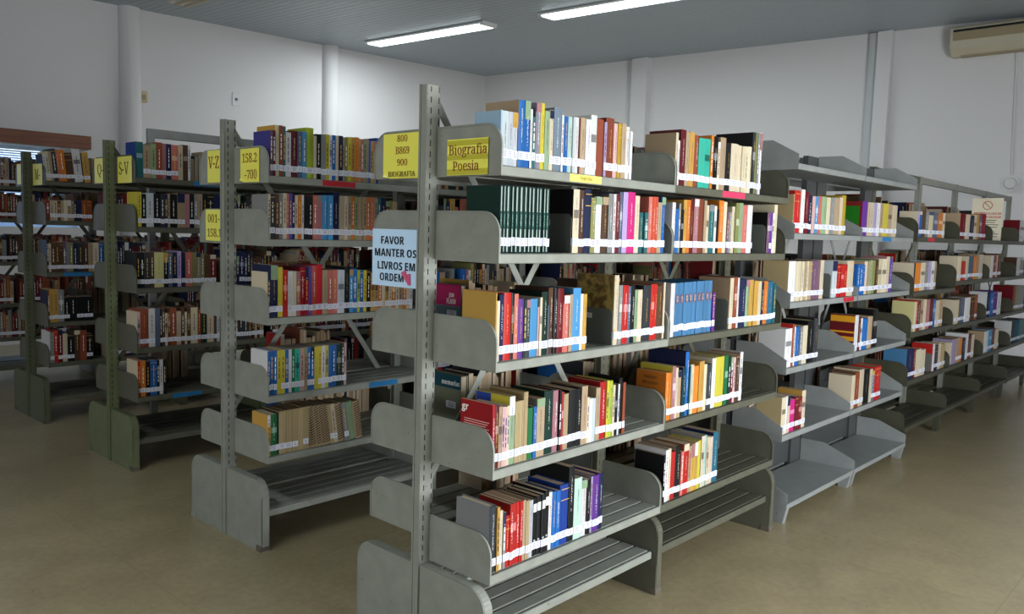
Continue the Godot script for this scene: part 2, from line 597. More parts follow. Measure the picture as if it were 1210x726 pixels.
# one bay of the smooth blue-grey kind with chamfered end plates
func smooth_rack(label: String, at: Vector3, length: float, ys: Array, last: bool) -> void:
	var t := thing("smooth_bookcase", label, "bookcase", at, "smooth grey bookcases")
	var mat: Material = M.blue_grey
	for k in [0, 1]:
		var s := Shape.new()
		var x0: float = [0.006, length - 0.156][k]
		s.bar(Vector3(x0, 0.0, -0.017), Vector3(x0 + 0.142, 2.03, 0.017), 0.003)
		part("upright_post", s, M.dark_steel, t)
	for side in [1, -1]:
		for i in ys.size():
			var y: float = ys[i]
			var s := Shape.new()
			var a := [0.02, 0.3113] if side > 0 else [-0.3113, -0.02]
			s.bar(Vector3(0.003, y, a[0]), Vector3(length - 0.006, y + LIP, a[1]), 0.003)
			part("hood" if i == 0 else "shelf", s, mat, t)
			for x in [0.002, length - 0.008]:
				var p := Shape.new()
				var o := [Vector2(0.019, y), Vector2(0.3113, y), Vector2(0.3113, y + 0.078), Vector2(0.165, y + 0.155), Vector2(0.019, y + 0.155)]
				if side < 0:
					var q := []
					for w in o:
						q.push_front(Vector2(-w.x, w.y))
					o = q
				p.prism(o, x - 0.0012, x + 0.0012)
				part("end_plate", p, mat, t)
		# the base: a broad shelf on short splayed legs
		var zf := 0.36
		var b := Shape.new()
		var c := [0.02, zf] if side > 0 else [-zf, -0.02]
		b.bar(Vector3(0.003, 0.082, c[0]), Vector3(length - 0.006, 0.11, c[1]), 0.003)
		part("base_shelf", b, mat, t)
		for x in [0.002, length - 0.008]:
			var p := Shape.new()
			var o := [Vector2(0.019, 0.082), Vector2(zf, 0.082), Vector2(zf, 0.168), Vector2(0.165, 0.245), Vector2(0.019, 0.245)]
			var g := [Vector2(zf - 0.075, 0.0), Vector2(zf - 0.022, 0.0), Vector2(zf - 0.004, 0.086), Vector2(zf - 0.085, 0.086)]
			if side < 0:
				var q := []
				for w in o:
					q.push_front(Vector2(-w.x, w.y))
				o = q
				q = []
				for w in g:
					q.push_front(Vector2(-w.x, w.y))
				g = q
			p.prism(o, x - 0.0012, x + 0.0012)
			part("end_plate", p, mat, t)
			var l := Shape.new()
			var x0: float = x + (0.004 if x < 0.5 else -0.040)
			l.prism(g, x0, x0 + 0.038)
			part("leg", l, mat, t)
	strap(Vector2(0.01, 1.95), Vector2(length - 0.02, 0.6), 0.003, mat, t)
	strap(Vector2(0.01, 0.6), Vector2(length - 0.02, 1.95), -0.003, mat, t)
	var back := Shape.new()
	back.box(Vector3(0.02, 0.12, -0.006), Vector3(length - 0.03, 0.42, 0.002))
	part("back_panel", back, M.dark_steel, t)


# a bent-plate bookend: the upright leaf stands across the shelf
func bookend(x: float, y: float, z: float, high: float, mat: Material, label: String, side := 1) -> void:
	var t := thing("bookend", label, "bookend", Vector3(x, y + 0.0011, z), "steel bookends")
	var s := Shape.new()
	var p := plate_outline(-0.075, 0.075, 0.0, high, 0.022, 1)
	s.prism(p, -0.001, 0.001)
	part("upright_leaf", s, mat, t)
	if high > 0.138:
		var c := Shape.new()
		c.quad(Vector3(-0.0014, high - 0.042, -0.058), Vector3(-0.0014, high - 0.042, -0.022), Vector3(-0.0014, high - 0.022, -0.022), Vector3(-0.0014, high - 0.022, -0.058))
		part("sticker", c, M.sticker, t, "small white sticker")
	var f := Shape.new()
	f.box(Vector3(-0.05, 0.0, -0.075), Vector3(0.0, 0.0009, 0.075))
	part("foot", f, mat, t)


# ---------------------------------------------------------------- books
# A book is told in its own axes: x across its thickness, y up, z towards the reader, the spine at z = 0.
func cover_shape(s: Shape, w: float, h: float, d: float, hard: bool, c: Color, board: Color) -> void:
	var k := minf(0.0028 if hard else 0.0009, w * 0.22)
	var bulge := minf(0.005, w * 0.14) if hard else minf(0.0015, w * 0.06)
	var seg := 4 if w > 0.012 else 2
	var out := [Vector2(0, -d)]
	var ins := [Vector2(k, -d)]
	for i in seg + 1:
		var f := float(i) / seg
		out.append(Vector2(w * f, -bulge * pow(absf(2.0 * f - 1.0), 2.0)))
		ins.append(Vector2(k + (w - 2.0 * k) * f, -bulge - k))
	out.append(Vector2(w, -d))
	ins.append(Vector2(w - k, -d))
	for i in out.size() - 1:
		var a: Vector2 = out[i]
		var b: Vector2 = out[i + 1]
		var e: Vector2 = ins[i]
		var g: Vector2 = ins[i + 1]
		s.col = lin(board if i == 0 or i == out.size() - 2 else c)
		s.quad(Vector3(a.x, 0, a.y), Vector3(b.x, 0, b.y), Vector3(b.x, h, b.y), Vector3(a.x, h, a.y))
		s.quad(Vector3(a.x, h, a.y), Vector3(b.x, h, b.y), Vector3(g.x, h, g.y), Vector3(e.x, h, e.y))
		if i == 0 or i == out.size() - 2:
			s.quad(Vector3(g.x, 0, g.y), Vector3(e.x, 0, e.y), Vector3(e.x, h, e.y), Vector3(g.x, h, g.y))
	s.quad(Vector3(0, 0, -d), Vector3(0, h, -d), Vector3(k, h, -d), Vector3(k, 0, -d))
	s.quad(Vector3(w - k, 0, -d), Vector3(w - k, h, -d), Vector3(w, h, -d), Vector3(w, 0, -d))


func pages_shape(s: Shape, w: float, h: float, d: float, hard: bool, c: Color) -> void:
	var k := minf(0.0028 if hard else 0.0009, w * 0.22)
	s.col = lin(c)
	s.box(Vector3(k, 0.001, -d + (0.004 if hard else 0.0)), Vector3(w - k, h - (0.004 if hard else 0.0006), -minf(0.006, w * 0.2) - k))


# a thin raised patch on the spine between two heights and two shares of its width
func patch(s: Variant, w: float, x0: float, x1: float, y0: float, y1: float, proud: float, c: Color) -> void:
	s.col = lin(c)
	s.quad(Vector3(w * x0, y0, proud), Vector3(w * x1, y0, proud), Vector3(w * x1, y1, proud), Vector3(w * x0, y1, proud))


# the call-number sticker, folded round the spine
func sticker_shape(s: Shape, w: float, y0: float, high: float) -> void:
	s.col = Color.WHITE
	var z := 0.0009
	s.quad(Vector3(0.0004, y0, z), Vector3(w - 0.0004, y0, z), Vector3(w - 0.0004, y0 + high, z), Vector3(0.0004, y0 + high, z))
	s.quad(Vector3(-0.0006, y0, -0.012), Vector3(-0.0006, y0, -0.004), Vector3(-0.0006, y0 + high, -0.004), Vector3(-0.0006, y0 + high, -0.012), Vector2(0, 0.02), Vector2(0.05, 0))
	s.quad(Vector3(-0.0006, y0, -0.004), Vector3(0.0004, y0, z), Vector3(0.0004, y0 + high, z), Vector3(-0.0006, y0 + high, -0.004), Vector2(0, 0.02), Vector2(0.05, 0))


func shade(c: Color, r: RandomNumberGenerator) -> Color:
	var k := 1.0 + 0.10 * (r.randf() - 0.5)
	return Color(clampf(c.r * k, 0, 1), clampf(c.g * k * (1.0 + 0.03 * (r.randf() - 0.5)), 0, 1), clampf(c.b * k, 0, 1))


# The crowd: the books past the limit, told as copies of a few simple pieces (open cover, page block, flat mark), each with its own place, size and colour
class Crowd:
	var pieces := {"covers": [], "page_blocks": [], "spine_marks": []}
	var xf := Transform3D()
	var col := Color.WHITE

	func add(kind: String, at: Vector3, size: Vector3, c: Color) -> void:
		pieces[kind].append([xf * Transform3D(Basis.from_scale(size), at), c])

	# the same call as Shape.quad, for upright marks that face the reader
	func quad(a: Vector3, b: Vector3, d: Vector3, e: Vector3, _u0 := Vector2.ZERO, _u1 := Vector2.ONE) -> void:
		var t := Transform3D(Basis(b - a, e - a, Vector3.BACK), a)
		pieces["spine_marks"].append([xf * t, col])

	func unit(kind: String) -> Shape:
		var s := Shape.new()
		match kind:
			"covers":
				s.quad(Vector3(0, 0, 0), Vector3(1, 0, 0), Vector3(1, 1, 0), Vector3(0, 1, 0))
				s.quad(Vector3(0, 0, -1), Vector3(0, 0, 0), Vector3(0, 1, 0), Vector3(0, 1, -1))
				s.quad(Vector3(1, 0, 0), Vector3(1, 0, -1), Vector3(1, 1, -1), Vector3(1, 1, 0))
			"page_blocks":
				s.quad(Vector3(0, 1, 0), Vector3(1, 1, 0), Vector3(1, 1, -1), Vector3(0, 1, -1))
				s.quad(Vector3(1, 0, -1), Vector3(0, 0, -1), Vector3(0, 1, -1), Vector3(1, 1, -1))
			"spine_marks":
				s.quad(Vector3(0, 0, 0), Vector3(1, 0, 0), Vector3(1, 1, 0), Vector3(0, 1, 0))
		return s


func crowd_book(s: Crowd, b: Dictionary) -> void:
	var r := RandomNumberGenerator.new()
	r.seed = b.id * 7 + 3
	var w: float = b.w
	var h: float = b.h
	var d: float = b.d
	s.xf = b.xf
	var c := shade(tint[b.tone][1], r)
	s.add("covers", Vector3.ZERO, Vector3(w, h, d), lin(c))
	s.add("page_blocks", Vector3(0.0005, 0.0, -0.001), Vector3(w - 0.001, h - 0.0012, d - 0.001), lin(b.page))
	if b.board != "":
		s.pieces["spine_marks"].append([s.xf * Transform3D(Basis(Vector3(0, 0, d), Vector3(0, h, 0), Vector3.LEFT), Vector3(-0.0004, 0, -d)), lin(tint[b.board][1])])
	decorate(s, null, b, c, r)
	if b.sticker:
		patch(s, w, 0.02, 0.98, b.sy, b.sy + 0.027, 0.0009, Color(0.85, 0.85, 0.88))
		if w > 0.012:
			patch(s, w, 0.3, 0.7, b.sy + 0.008, b.sy + 0.011, 0.0012, Color(0.5, 0.5, 0.55))
			patch(s, w, 0.3, 0.6, b.sy + 0.016, b.sy + 0.019, 0.0012, Color(0.5, 0.5, 0.55))


# bands and print on a spine: flat colour into s, print (when wanted) into p
func decorate(s: Variant, p: Variant, b: Dictionary, c: Color, r: RandomNumberGenerator) -> void:
	var w: float = b.w
	var h: float = b.h
	var dark := c.get_luminance() < 0.5
	var ink: Color = [Color(0.92, 0.90, 0.84), Color(0.85, 0.68, 0.32), Color(0.95, 0.95, 0.95)][r.randi_range(0, 2)] if dark else [Color(0.10, 0.10, 0.12), Color(0.50, 0.12, 0.10), Color(0.12, 0.2, 0.42)][r.randi_range(0, 2)]
	match b.tone:
		"enc":
			patch(s, w, 0.10, 0.40, h * 0.02, h * 0.36, 0.0003, Color(0.60, 0.66, 0.62))
			patch(s, w, 0.10, 0.40, h * 0.62, h * 0.98, 0.0003, Color(0.60, 0.66, 0.62))
			patch(s, w, 0.10, 0.46, h * 0.37, h * 0.61, 0.0003, Color(0.16, 0.34, 0.30))
			if p != null:
				patch(p, w, 0.16, 0.44, h * 0.40, h * 0.58, 0.0005, Color(0.8, 0.86, 0.82))
			return
		"setblack":
			patch(s, w, 0.10, 0.90, h * 0.76, h * 0.90, 0.0003, Color(0.92, 0.91, 0.88))
			patch(s, w, 0.30, 0.70, h * 0.25, h * 0.28, 0.0003, Color(0.7, 0.7, 0.7))
			return
		"steel":
			patch(s, w, 0.2, 0.8, h * 0.62, h * 0.78, 0.0003, Color(0.40, 0.30, 0.36))
			if p != null:
				patch(p, w, 0.25, 0.75, h * 0.64, h * 0.76, 0.0005, Color(0.85, 0.8, 0.7))
			return
		"spiral":
			var y := 0.012
			while y < h - 0.01:
				s.col = lin(Color(0.13, 0.09, 0.07))
				s.quad(Vector3(w * 0.05, y, 0.0015), Vector3(w * 0.95, y + 0.006, 0.0015), Vector3(w * 0.95, y + 0.010, 0.0015), Vector3(w * 0.05, y + 0.004, 0.0015))
				y += 0.012
			return
		"oldpaper":
			for k in 3:
				var x := 0.1 + 0.3 * k + 0.15 * r.randf()
				patch(s, w, x, x + 0.05, 0.0, h, 0.0003, c.darkened(0.25))
			return
	if w < 0.009:
		return
	var roll := r.randf()
	if roll < 0.07:                     # two coloured
		var other: Color = tint[["white", "cream", "tan", "navy", "rose", "gold", "sage", "gray"][r.randi_range(0, 7)]][1]
		patch(s, w, 0.02, 0.98, h * 0.72 if r.randf() < 0.5 else h * 0.86, h * 0.995, 0.0002, other)
	elif roll < 0.30 and b.hard:        # gilt bands
		for y in [0.2, 0.74, 0.92]:
			patch(s, w, 0.02, 0.98, h * y, h * y + 0.0025, 0.0004, Color(0.78, 0.62, 0.3))
	elif roll < 0.33:
		patch(s, w, 0.1, 0.9, h * 0.55, h * 0.68, 0.0003, c.lerp(Color.WHITE if dark else Color.BLACK, 0.4))
	if r.randf() < 0.8:
		var y0 := h * (0.30 + 0.08 * r.randf())
		var y1 := h * (0.78 + 0.12 * r.randf())
		var m := 0.5 * minf(0.55, 0.007 / w)
		if p != null:
			patch(p, w, 0.5 - m, 0.5 + m, y0, y1, 0.0006, ink)
		else:
			var y := y0
			while y < y1:
				var e := y + 0.01 + 0.02 * r.randf()
				patch(s, w, 0.5 - m * 0.6, 0.5 + m * 0.6, y, minf(e, y1), 0.0005, ink)
				y = e + 0.006


func single_book(b: Dictionary) -> void:
	var r := RandomNumberGenerator.new()
	r.seed = b.id * 7 + 3
	var w: float = b.w
	var h: float = b.h
	var d: float = b.d
	var c := shade(tint[b.tone][1], r)
	var board: Color = c if b.board == "" else tint[b.board][1]
	var o := thing("spiral_volume" if b.tone == "spiral" else "book", b.label, "book", b.xf.origin, b.group)
	o.basis = b.xf.basis
	var s := Shape.new()
	cover_shape(s, w, h, d, b.hard, c, board)
	var mat: Material = M.gloss if r.randf() < 0.5 and not b.hard else M.cloth if b.hard else M.card
	part("cover", s, mat, o)
	s = Shape.new()
	pages_shape(s, w, h, d, b.hard, b.page)
	part("pages", s, M.pages, o)
	s = Shape.new()
	var p := Shape.new()
	decorate(s, p, b, c, r)
	if s.v.size():
		part("spine_stripe" if b.tone != "spiral" else "spiral_binding", s, mat, o)
	if p.v.size():
		# print runs along the spine: turn the texture so that it reads upwards
		for i in p.t.size():
			p.t[i] = Vector2(1.0 - p.t[i].y, p.t[i].x)
		part("spine_title", p, M.prints[r.randi_range(0, 3)], o)
	if b.sticker:
		s = Shape.new()
		sticker_shape(s, w, b.sy, 0.027)
		part("spine_sticker", s, M.sticker, o, "white call number sticker")
	face_art(o, b)


# print on the few front boards that the row leaves in sight
func face_art(o: Node3D, b: Dictionary) -> void:
	var h: float = b.h
	var d: float = b.d
	var s := Shape.new()
	var sheet := func(z0: float, z1: float, y0: float, y1: float, c: Color, lift: float) -> void:
		s.col = lin(c)
		s.quad(Vector3(-lift, y0, z0), Vector3(-lift, y0, z1), Vector3(-lift, y1, z1), Vector3(-lift, y1, z0))
	match b.tone + "/" + b.board:
		"crimson/gr":
			words("gr", Vector3(-0.0008, h * 0.86, -d * 0.86), 0.026, 0.03, M.white_ink, o, sans)
			for k in 16:
				sheet.call(-d * 0.88, -d * (0.10 + 0.05 * (k % 3)), h * (0.70 - 0.036 * k), h * (0.70 - 0.036 * k) + 0.0022, Color(0.9, 0.72, 0.68), 0.0006)
			part("cover_print", s, M.card, o)
		"gold/gold":
			for k in 12:
				sheet.call(-d * 0.82, -d * (0.25 + 0.04 * (k % 2)), h * (0.62 - 0.036 * k), h * (0.62 - 0.036 * k) + 0.0018, Color(0.95, 0.85, 0.55), 0.0006)
			sheet.call(-d * 0.8, -d * 0.3, h * 0.78, h * 0.78 + 0.004, Color(0.95, 0.85, 0.55), 0.0006)
			part("cover_print", s, M.card, o)
		"orange/orange":
			words("PAULO", Vector3(-0.0008, h * 0.87, -d * 0.52), 0.012, 0.06, M.olive_ink, o, serif)
			words("DE TARSO", Vector3(-0.0008, h * 0.75, -d * 0.52), 0.012, 0.08, M.olive_ink, o, serif)
		"purple/greenface":
			sheet.call(-d * 0.95, -d * 0.12, h * 0.02, h * 0.86, Color(0.12, 0.42, 0.10), 0.0006)
			part("cover_panel", s, M.card, o)
		"white/maroonface":
			for k in [[0.80, 0.97, 0], [0.50, 0.55, 0], [0.28, 0.40, 0], [0.05, 0.2, 0]]:
				sheet.call(-d * 0.98, -d * 0.02, h * k[0], h * k[1], Color(0.80, 0.56, 0.12), 0.0006)
			part("cover_panel", s, M.card, o)
		"cream/marble":
			var m := Shape.new()
			m.quad(Vector3(-0.0006, 0.002, -d), Vector3(-0.0006, 0.002, -0.012), Vector3(-0.0006, h - 0.002, -0.012), Vector3(-0.0006, h - 0.002, -d))
			part("cover_panel", m, M.marble, o)
		"sage/yellow":
			sheet.call(-d * 0.99, -d * 0.55, h * 0.3, h * 0.99, Color(0.14, 0.24, 0.55), 0.0006)
			part("cover_panel", s, M.card, o)


const ORDINALS := ["first", "second", "third", "fourth", "fifth", "sixth", "seventh", "eighth", "ninth", "tenth", "eleventh", "twelfth", "thirteenth", "fourteenth", "fifteenth", "sixteenth", "seventeenth", "eighteenth", "nineteenth", "twentieth"]


func ordinal(n: int) -> String:
	if n <= 20:
		return ORDINALS[n - 1]
	if n % 10 == 0:
		return ["thirtieth", "fortieth"][n / 10 - 3]
	return ["twenty", "thirty", "forty"][n / 10 - 2] + "-" + ORDINALS[n % 10 - 1]


# one row of books as the photograph shows them. told: "colour[/front board] thickness height, ..." in millimetres, from the end plate on;
# END is an open gap with a bookend at its far side, BK a bookend right there
func row_of_books(at: Vector3, bay: String, shelf: String, start: int, told: String, lean_from := 999, lean := 0.0) -> void:
	var x := start / 1000.0
	var count := 0
	var k := 0
	for word in told.split(", "):
		var w: PackedStringArray = word.split(" ")
		var wide := w[1].to_float() / 1000.0
		if w[0] == "END" or w[0] == "BK":
			x += wide
			bookend(at.x + x - 0.002, at.y, at.z - 0.085, w[2].to_float() / 1000.0, M.bookend_olive if w[0] == "BK" else M.bookend, "%s steel bookend on the %s shelf, %s, after its %s book" % ["olive" if w[0] == "BK" else "dark grey", shelf, bay, ordinal(maxi(count, 1))])
			continue
		if x < 0.005:
			wide -= 0.005 - x
			x = 0.005
			if wide < 0.004:
				continue
		count += 1
		k += 1
		var names: PackedStringArray = w[0].split("/")
		var b := make_book(names[0], names[1] if names.size() > 1 else "", wide - 0.0006, w[2].to_float() / 1000.0)
		b.xf = Transform3D(Basis(Vector3.BACK, lean if k > lean_from else 0.0), Vector3(at.x + x, at.y + 0.0022, at.z - 0.002 - 0.004 * rng.randf()))
		var size := "thick " if b.w > 0.034 else "thin " if b.w < 0.014 else ""
		var look: String = tint[names[0]][0]
		b.label = "%s%s %s, %s from the end plate on the %s shelf, %s" % [size, look, "book", ordinal(count), shelf, bay]
		if b.label.split(" ").size() > 16:
			b.label = "%s %s, %s from the end plate on the %s shelf, %s" % [look, "book", ordinal(count), shelf, bay]
		b.group = "books on the %s shelf of the %s" % [shelf, bay]
		books.append(b)
		x += wide


func make_book(tone: String, board: String, w: float, h: float) -> Dictionary:
	var old := tone in ["oldpaper", "tan", "cream", "rust", "leather", "maroon", "brown", "beige"]
	var pale := Color(0.72, 0.66, 0.56).lerp(Color(0.56, 0.45, 0.34), (0.35 if old else 0.0) + 0.65 * rng.randf())
	if board == "white":
		pale = Color(0.85, 0.85, 0.84)
	return {"id": books.size(), "tone": tone, "board": board, "w": w, "h": h, "d": clampf(h * 0.68 + 0.01 * rng.randf(), 0.11, 0.20), "hard": w > 0.02 and rng.randf() < 0.5 or tone in ["leather", "enc", "steel", "royal"], "page": pale, "sticker": rng.randf() < 0.93 and tone != "spiral" or tone in ["enc", "setblack", "steel"], "sy": 0.022 + 0.004 * rng.randf(), "single": true, "label": "", "group": ""}


# books that the photograph hardly shows: the far sides of racks and the racks behind. side -1 turns the spines to -z
func filler(at: Vector3, side: int, x0: float, x1: float, tones: Array, low := 0.175, high := 0.235) -> void:
	var x := x0
	while x < x1 - 0.05:
		if rng.randf() < 0.03:
			x += 0.05
		var b := make_book(tones[rng.randi_range(0, tones.size() - 1)], "", 0.010 + 0.03 * rng.randf() * rng.randf() + 0.006, lerpf(low, high, rng.randf()))
		b.single = false
		if side > 0:
			b.xf = Transform3D(Basis(), at + Vector3(x, 0.0022, FRONT - 0.016))
		else:
			b.xf = Transform3D(Basis(Vector3.UP, PI), at + Vector3(x + b.w, 0.0022, -FRONT + 0.016))
		x += b.w + 0.0008
		books.append(b)


# ---------------------------------------------------------------- the hall
# heights of the shelves' lower edges, from the top down
var heights := {
	"A": [1.6936, 1.4127, 1.0587, 0.7002, 0.3418], "B": [1.7031, 1.4171, 1.0563, 0.694, 0.4065],
	"C": [1.7381, 1.4452, 1.0786, 0.7143, 0.4139], "D": [1.7499, 1.4637, 1.0855, 0.7154, 0.4138],
	"G": [1.8793, 1.5181, 1.1548, 0.8033, 0.4401], "H": [0.0, 1.527, 1.14, 0.845, 0.50], "K": [0.0, 1.527, 1.187, 0.832, 0.50],
}
# where each row of racks begins, and how long its bays are
var begins := {"A": Vector3(0, 0, 0), "B": Vector3(0.0824, 0, -1.5197), "C": Vector3(0.1727, 0, -3.1463), "D": Vector3(0.19, 0, -4.7265), "E": Vector3(0.2, 0, -6.33), "G": Vector3(2.228, 0, 0), "H": Vector3(4.227, 0, 0)}
var bays := {"A": [1.0381, 1.0732], "B": [1.04, 1.04, 1.04, 1.04, 1.04], "C": [1.04, 1.04, 1.04, 1.04], "D": [1.04, 1.04, 1.04], "E": [1.04, 1.04, 1.04], "G": [0.9639, 0.9834], "H": [1.05, 1.05, 1.05, 1.05]}


func bay_at(row: String, bay: int) -> Vector3:
	var p: Vector3 = begins[row]
	for i in bay:
		p.x += bays[row][i]
	return p


func shelf_y(row: String, bay: int, i: int) -> float:
	if row == "H" and bay > 0:
		return heights.K[i]
	return heights["D" if row == "E" else row][i]


# the front edge of a shelf, at its end plate: where a row of books begins
func spot(row: String, bay: int, i: int) -> Vector3:
	var p := bay_at(row, bay)
	return Vector3(p.x, shelf_y(row, bay, i) + LIP, p.z + (0.3113 if row in ["G", "H"] else FRONT) - 0.010)


func ceiling_y(x: float, z: float) -> float:
	return 3.904 + 0.022 * x - 0.027 * z


func _ready() -> void:
	rng.seed = 20
	serif = SystemFont.new()
	serif.font_names = PackedStringArray(["Droid Serif"])
	sans = SystemFont.new()
	sans.font_names = PackedStringArray(["Droid Sans"])
	sans.font_weight = 700

	# camera
	var cam := Camera3D.new()
	cam.name = "camera"
	cam.keep_aspect = Camera3D.KEEP_HEIGHT
	cam.fov = 41.2
	cam.near = 0.05
	cam.far = 80.0
	add_child(cam)
	var fw := Vector3(0.7333, -0.0927, -0.6735).normalized()
	var back := -fw
	var right := Vector3(0.678, 0.0291, 0.734)
	right = (right - back * right.dot(back)).normalized()
	cam.transform = Transform3D(Basis(right, back.cross(right), back), Vector3(-1.8956, 1.5191, 2.1246))
	cam.current = true

	# sky and exposure
	var env := Environment.new()
	env.background_mode = Environment.BG_SKY
	var sky := Sky.new()
	var sm := ProceduralSkyMaterial.new()
	sm.sky_top_color = Color(0.62, 0.76, 0.95)
	sm.sky_horizon_color = Color(0.92, 0.96, 1.0)
	sm.ground_bottom_color = Color(0.40, 0.41, 0.38)
	sm.ground_horizon_color = Color(0.62, 0.64, 0.62)
	sky.sky_material = sm
	env.sky = sky
	env.background_energy_multiplier = 3.4
	env.tonemap_mode = Environment.TONE_MAPPER_LINEAR
	env.tonemap_exposure = 1.45
	env.sdfgi_enabled = true
	env.ssao_enabled = true
	env.ssil_enabled = true
	var world := WorldEnvironment.new()
	world.name = "world"
	world.environment = env
	add_child(world)

	# daylight that comes in through the windows of the wall behind the aisle, and added fill from the wall at -x
	for w in SIDE_WINDOWS:
		daylight(Vector3((w[0] + w[1]) / 2.0, (w[2] + w[3]) / 2.0, ROOM_Z1 - 0.02), Vector2(w[1] - w[0], w[3] - w[2]), 0.0, 11.0 * (w[1] - w[0]))
	daylight(Vector3(ROOM_X0 + 0.02, 0.95, 1.3), Vector2(2.6, 1.1), -PI / 2, 3.0)  # added fill for the end plates, from an unseen opening

	make_materials()
	make_tints()
	build_shell()
	build_fittings()
	build_racks()
	build_signs()
	build_books()


# [x0, x1, y0, y1] of the openings in the wall at +z
const SIDE_WINDOWS := [[0.0, 1.6, 0.5, 2.1], [2.0, 2.5, 0.5, 2.1]]
const BACK_WINDOW := [-2.2, 1.95, 1.40, 2.36]


func daylight(at: Vector3, size: Vector2, turn: float, energy: float) -> void:
	var a := AreaLight3D.new()
	a.name = numbered("daylight")
	a.area_size = size
	a.light_color = Color(0.95, 0.975, 1.0)
	a.light_energy = energy
	a.area_range = 30.0
	a.shadow_enabled = true
	add_child(a)
	a.position = at
	a.rotation.y = turn


func build_shell() -> void:
	var s := Shape.new()
	s.box(Vector3(ROOM_X0 - 0.2, -0.15, ROOM_Z0 - 0.2), Vector3(ROOM_X1 + 0.2, 0.0, ROOM_Z1 + 0.2))
	var fl := structure("floor", s, M.floor, "worn olive brown vinyl floor with faint seams and white scuffs")
	# the seams between the sheets of vinyl: hair-thin gaps filled with dirt
	s = Shape.new()
	var x := ROOM_X0 + 0.35
	while x < ROOM_X1:
		s.box(Vector3(x, -0.001, ROOM_Z0), Vector3(x + 0.0025, 0.0003, ROOM_Z1))
		x += 1.2
	var z := ROOM_Z0 + 0.55
	while z < ROOM_Z1:
		s.box(Vector3(ROOM_X0, -0.001, z), Vector3(ROOM_X1, 0.0003, z + 0.0025))
		z += 1.2
	part("seams", s, M.seam, fl).set_meta("kind", "stuff")

	# walls with their openings
	var top := 4.5
	s = Shape.new()
	var w := BACK_WINDOW
	s.box(Vector3(ROOM_X0 - 0.2, 0, ROOM_Z0 - 0.2), Vector3(w[0], top, ROOM_Z0))
	s.box(Vector3(w[1], 0, ROOM_Z0 - 0.2), Vector3(ROOM_X1 + 0.2, top, ROOM_Z0))
	s.box(Vector3(w[0], 0, ROOM_Z0 - 0.2), Vector3(w[1], w[2], ROOM_Z0))
	s.box(Vector3(w[0], w[3], ROOM_Z0 - 0.2), Vector3(w[1], top, ROOM_Z0))
	structure("wall_back", s, M.wall, "white plastered wall with round pilasters and a blind-covered window")
	s = Shape.new()
	s.box(Vector3(ROOM_X1, 0, ROOM_Z0), Vector3(ROOM_X1 + 0.2, top, ROOM_Z1))
	structure("wall_right", s, M.wall, "white plastered wall at the far end of the bookcase rows")
	s = Shape.new()
	s.box(Vector3(ROOM_X0 - 0.2, 0, ROOM_Z0), Vector3(ROOM_X0, top, 0.0))
	s.box(Vector3(ROOM_X0 - 0.2, 0, 2.6), Vector3(ROOM_X0, top, ROOM_Z1))
	s.box(Vector3(ROOM_X0 - 0.2, 0, 0.0), Vector3(ROOM_X0, 0.4, 2.6))  # opening added and kept low for the fill light
	s.box(Vector3(ROOM_X0 - 0.2, 1.5, 0.0), Vector3(ROOM_X0, top, 2.6))
	structure("wall_left", s, M.wall, "white plastered wall behind the aisle end")
	s = Shape.new()
	var px := ROOM_X0 - 0.2
	for k in SIDE_WINDOWS:
		s.box(Vector3(px, 0, ROOM_Z1), Vector3(k[0], top, ROOM_Z1 + 0.2))
		s.box(Vector3(k[0], 0, ROOM_Z1), Vector3(k[1], k[2], ROOM_Z1 + 0.2))
		s.box(Vector3(k[0], k[3], ROOM_Z1), Vector3(k[1], top, ROOM_Z1 + 0.2))
		px = k[1]
	s.box(Vector3(px, 0, ROOM_Z1), Vector3(ROOM_X1 + 0.2, top, ROOM_Z1 + 0.2))
	structure("wall_front", s, M.wall, "white plastered window wall on the camera's side")

	# pilasters: half-round on the back wall and by the corner, with a pipe beside the one by the air conditioner
	var n := 1
	for k in [2.585, 5.61]:
		s = Shape.new()
		s.tube(Vector3(k, 0, ROOM_Z0), Vector3(k, ceiling_y(k, ROOM_Z0) - 0.005, ROOM_Z0), 0.135, 0.135, 28)
		structure("trim_%d" % n, s, M.wall, "rounded white pilaster on the back wall").set_meta("kind", "structure")
		n += 1
	for k in [[-5.39, -5.11, -5.47], [-1.69, -1.515, -1.80]]:
		s = Shape.new()
		s.box(Vector3(ROOM_X1 - 0.12, 0, k[0]), Vector3(ROOM_X1 + 0.02, ceiling_y(ROOM_X1, k[0]) - 0.012, k[1]))
		structure("trim_%d" % n, s, M.wall, "flat white pilaster on the end wall")
		n += 1
		s = Shape.new()
		s.box(Vector3(ROOM_X1 - 0.07, 0, k[2]), Vector3(ROOM_X1 + 0.02, ceiling_y(ROOM_X1, k[2]) - 0.012, k[0] - 0.002))
		structure("trim_%d" % n, s, M.duct, "grey strip along the pilaster on the end wall")
		n += 1

	# the sloping ceiling: planks of grey plastic lining with a groove at every joint
	s = Shape.new()
	var y00 := func(x_: float, z_: float, up: float) -> Vector3: return Vector3(x_, ceiling_y(x_, z_) + up, z_)
	var x0 := ROOM_X0 - 0.2
	var x1 := ROOM_X1 + 0.2
	var z0 := ROOM_Z0 - 0.2
	var z1 := ROOM_Z1 + 0.2
	s.quad(y00.call(x0, z0, 0.03), y00.call(x1, z0, 0.03), y00.call(x1, z1, 0.03), y00.call(x0, z1, 0.03))
	s.quad(y00.call(x0, z1, 0.12), y00.call(x1, z1, 0.12), y00.call(x1, z0, 0.12), y00.call(x0, z0, 0.12))
	for e in [[x0, z1, x0, z0], [x1, z0, x1, z1], [x0, z0, x1, z0], [x1, z1, x0, z1]]:
		s.quad(y00.call(e[0], e[1], 0.03), y00.call(e[2], e[3], 0.03), y00.call(e[2], e[3], 0.12), y00.call(e[0], e[1], 0.12))
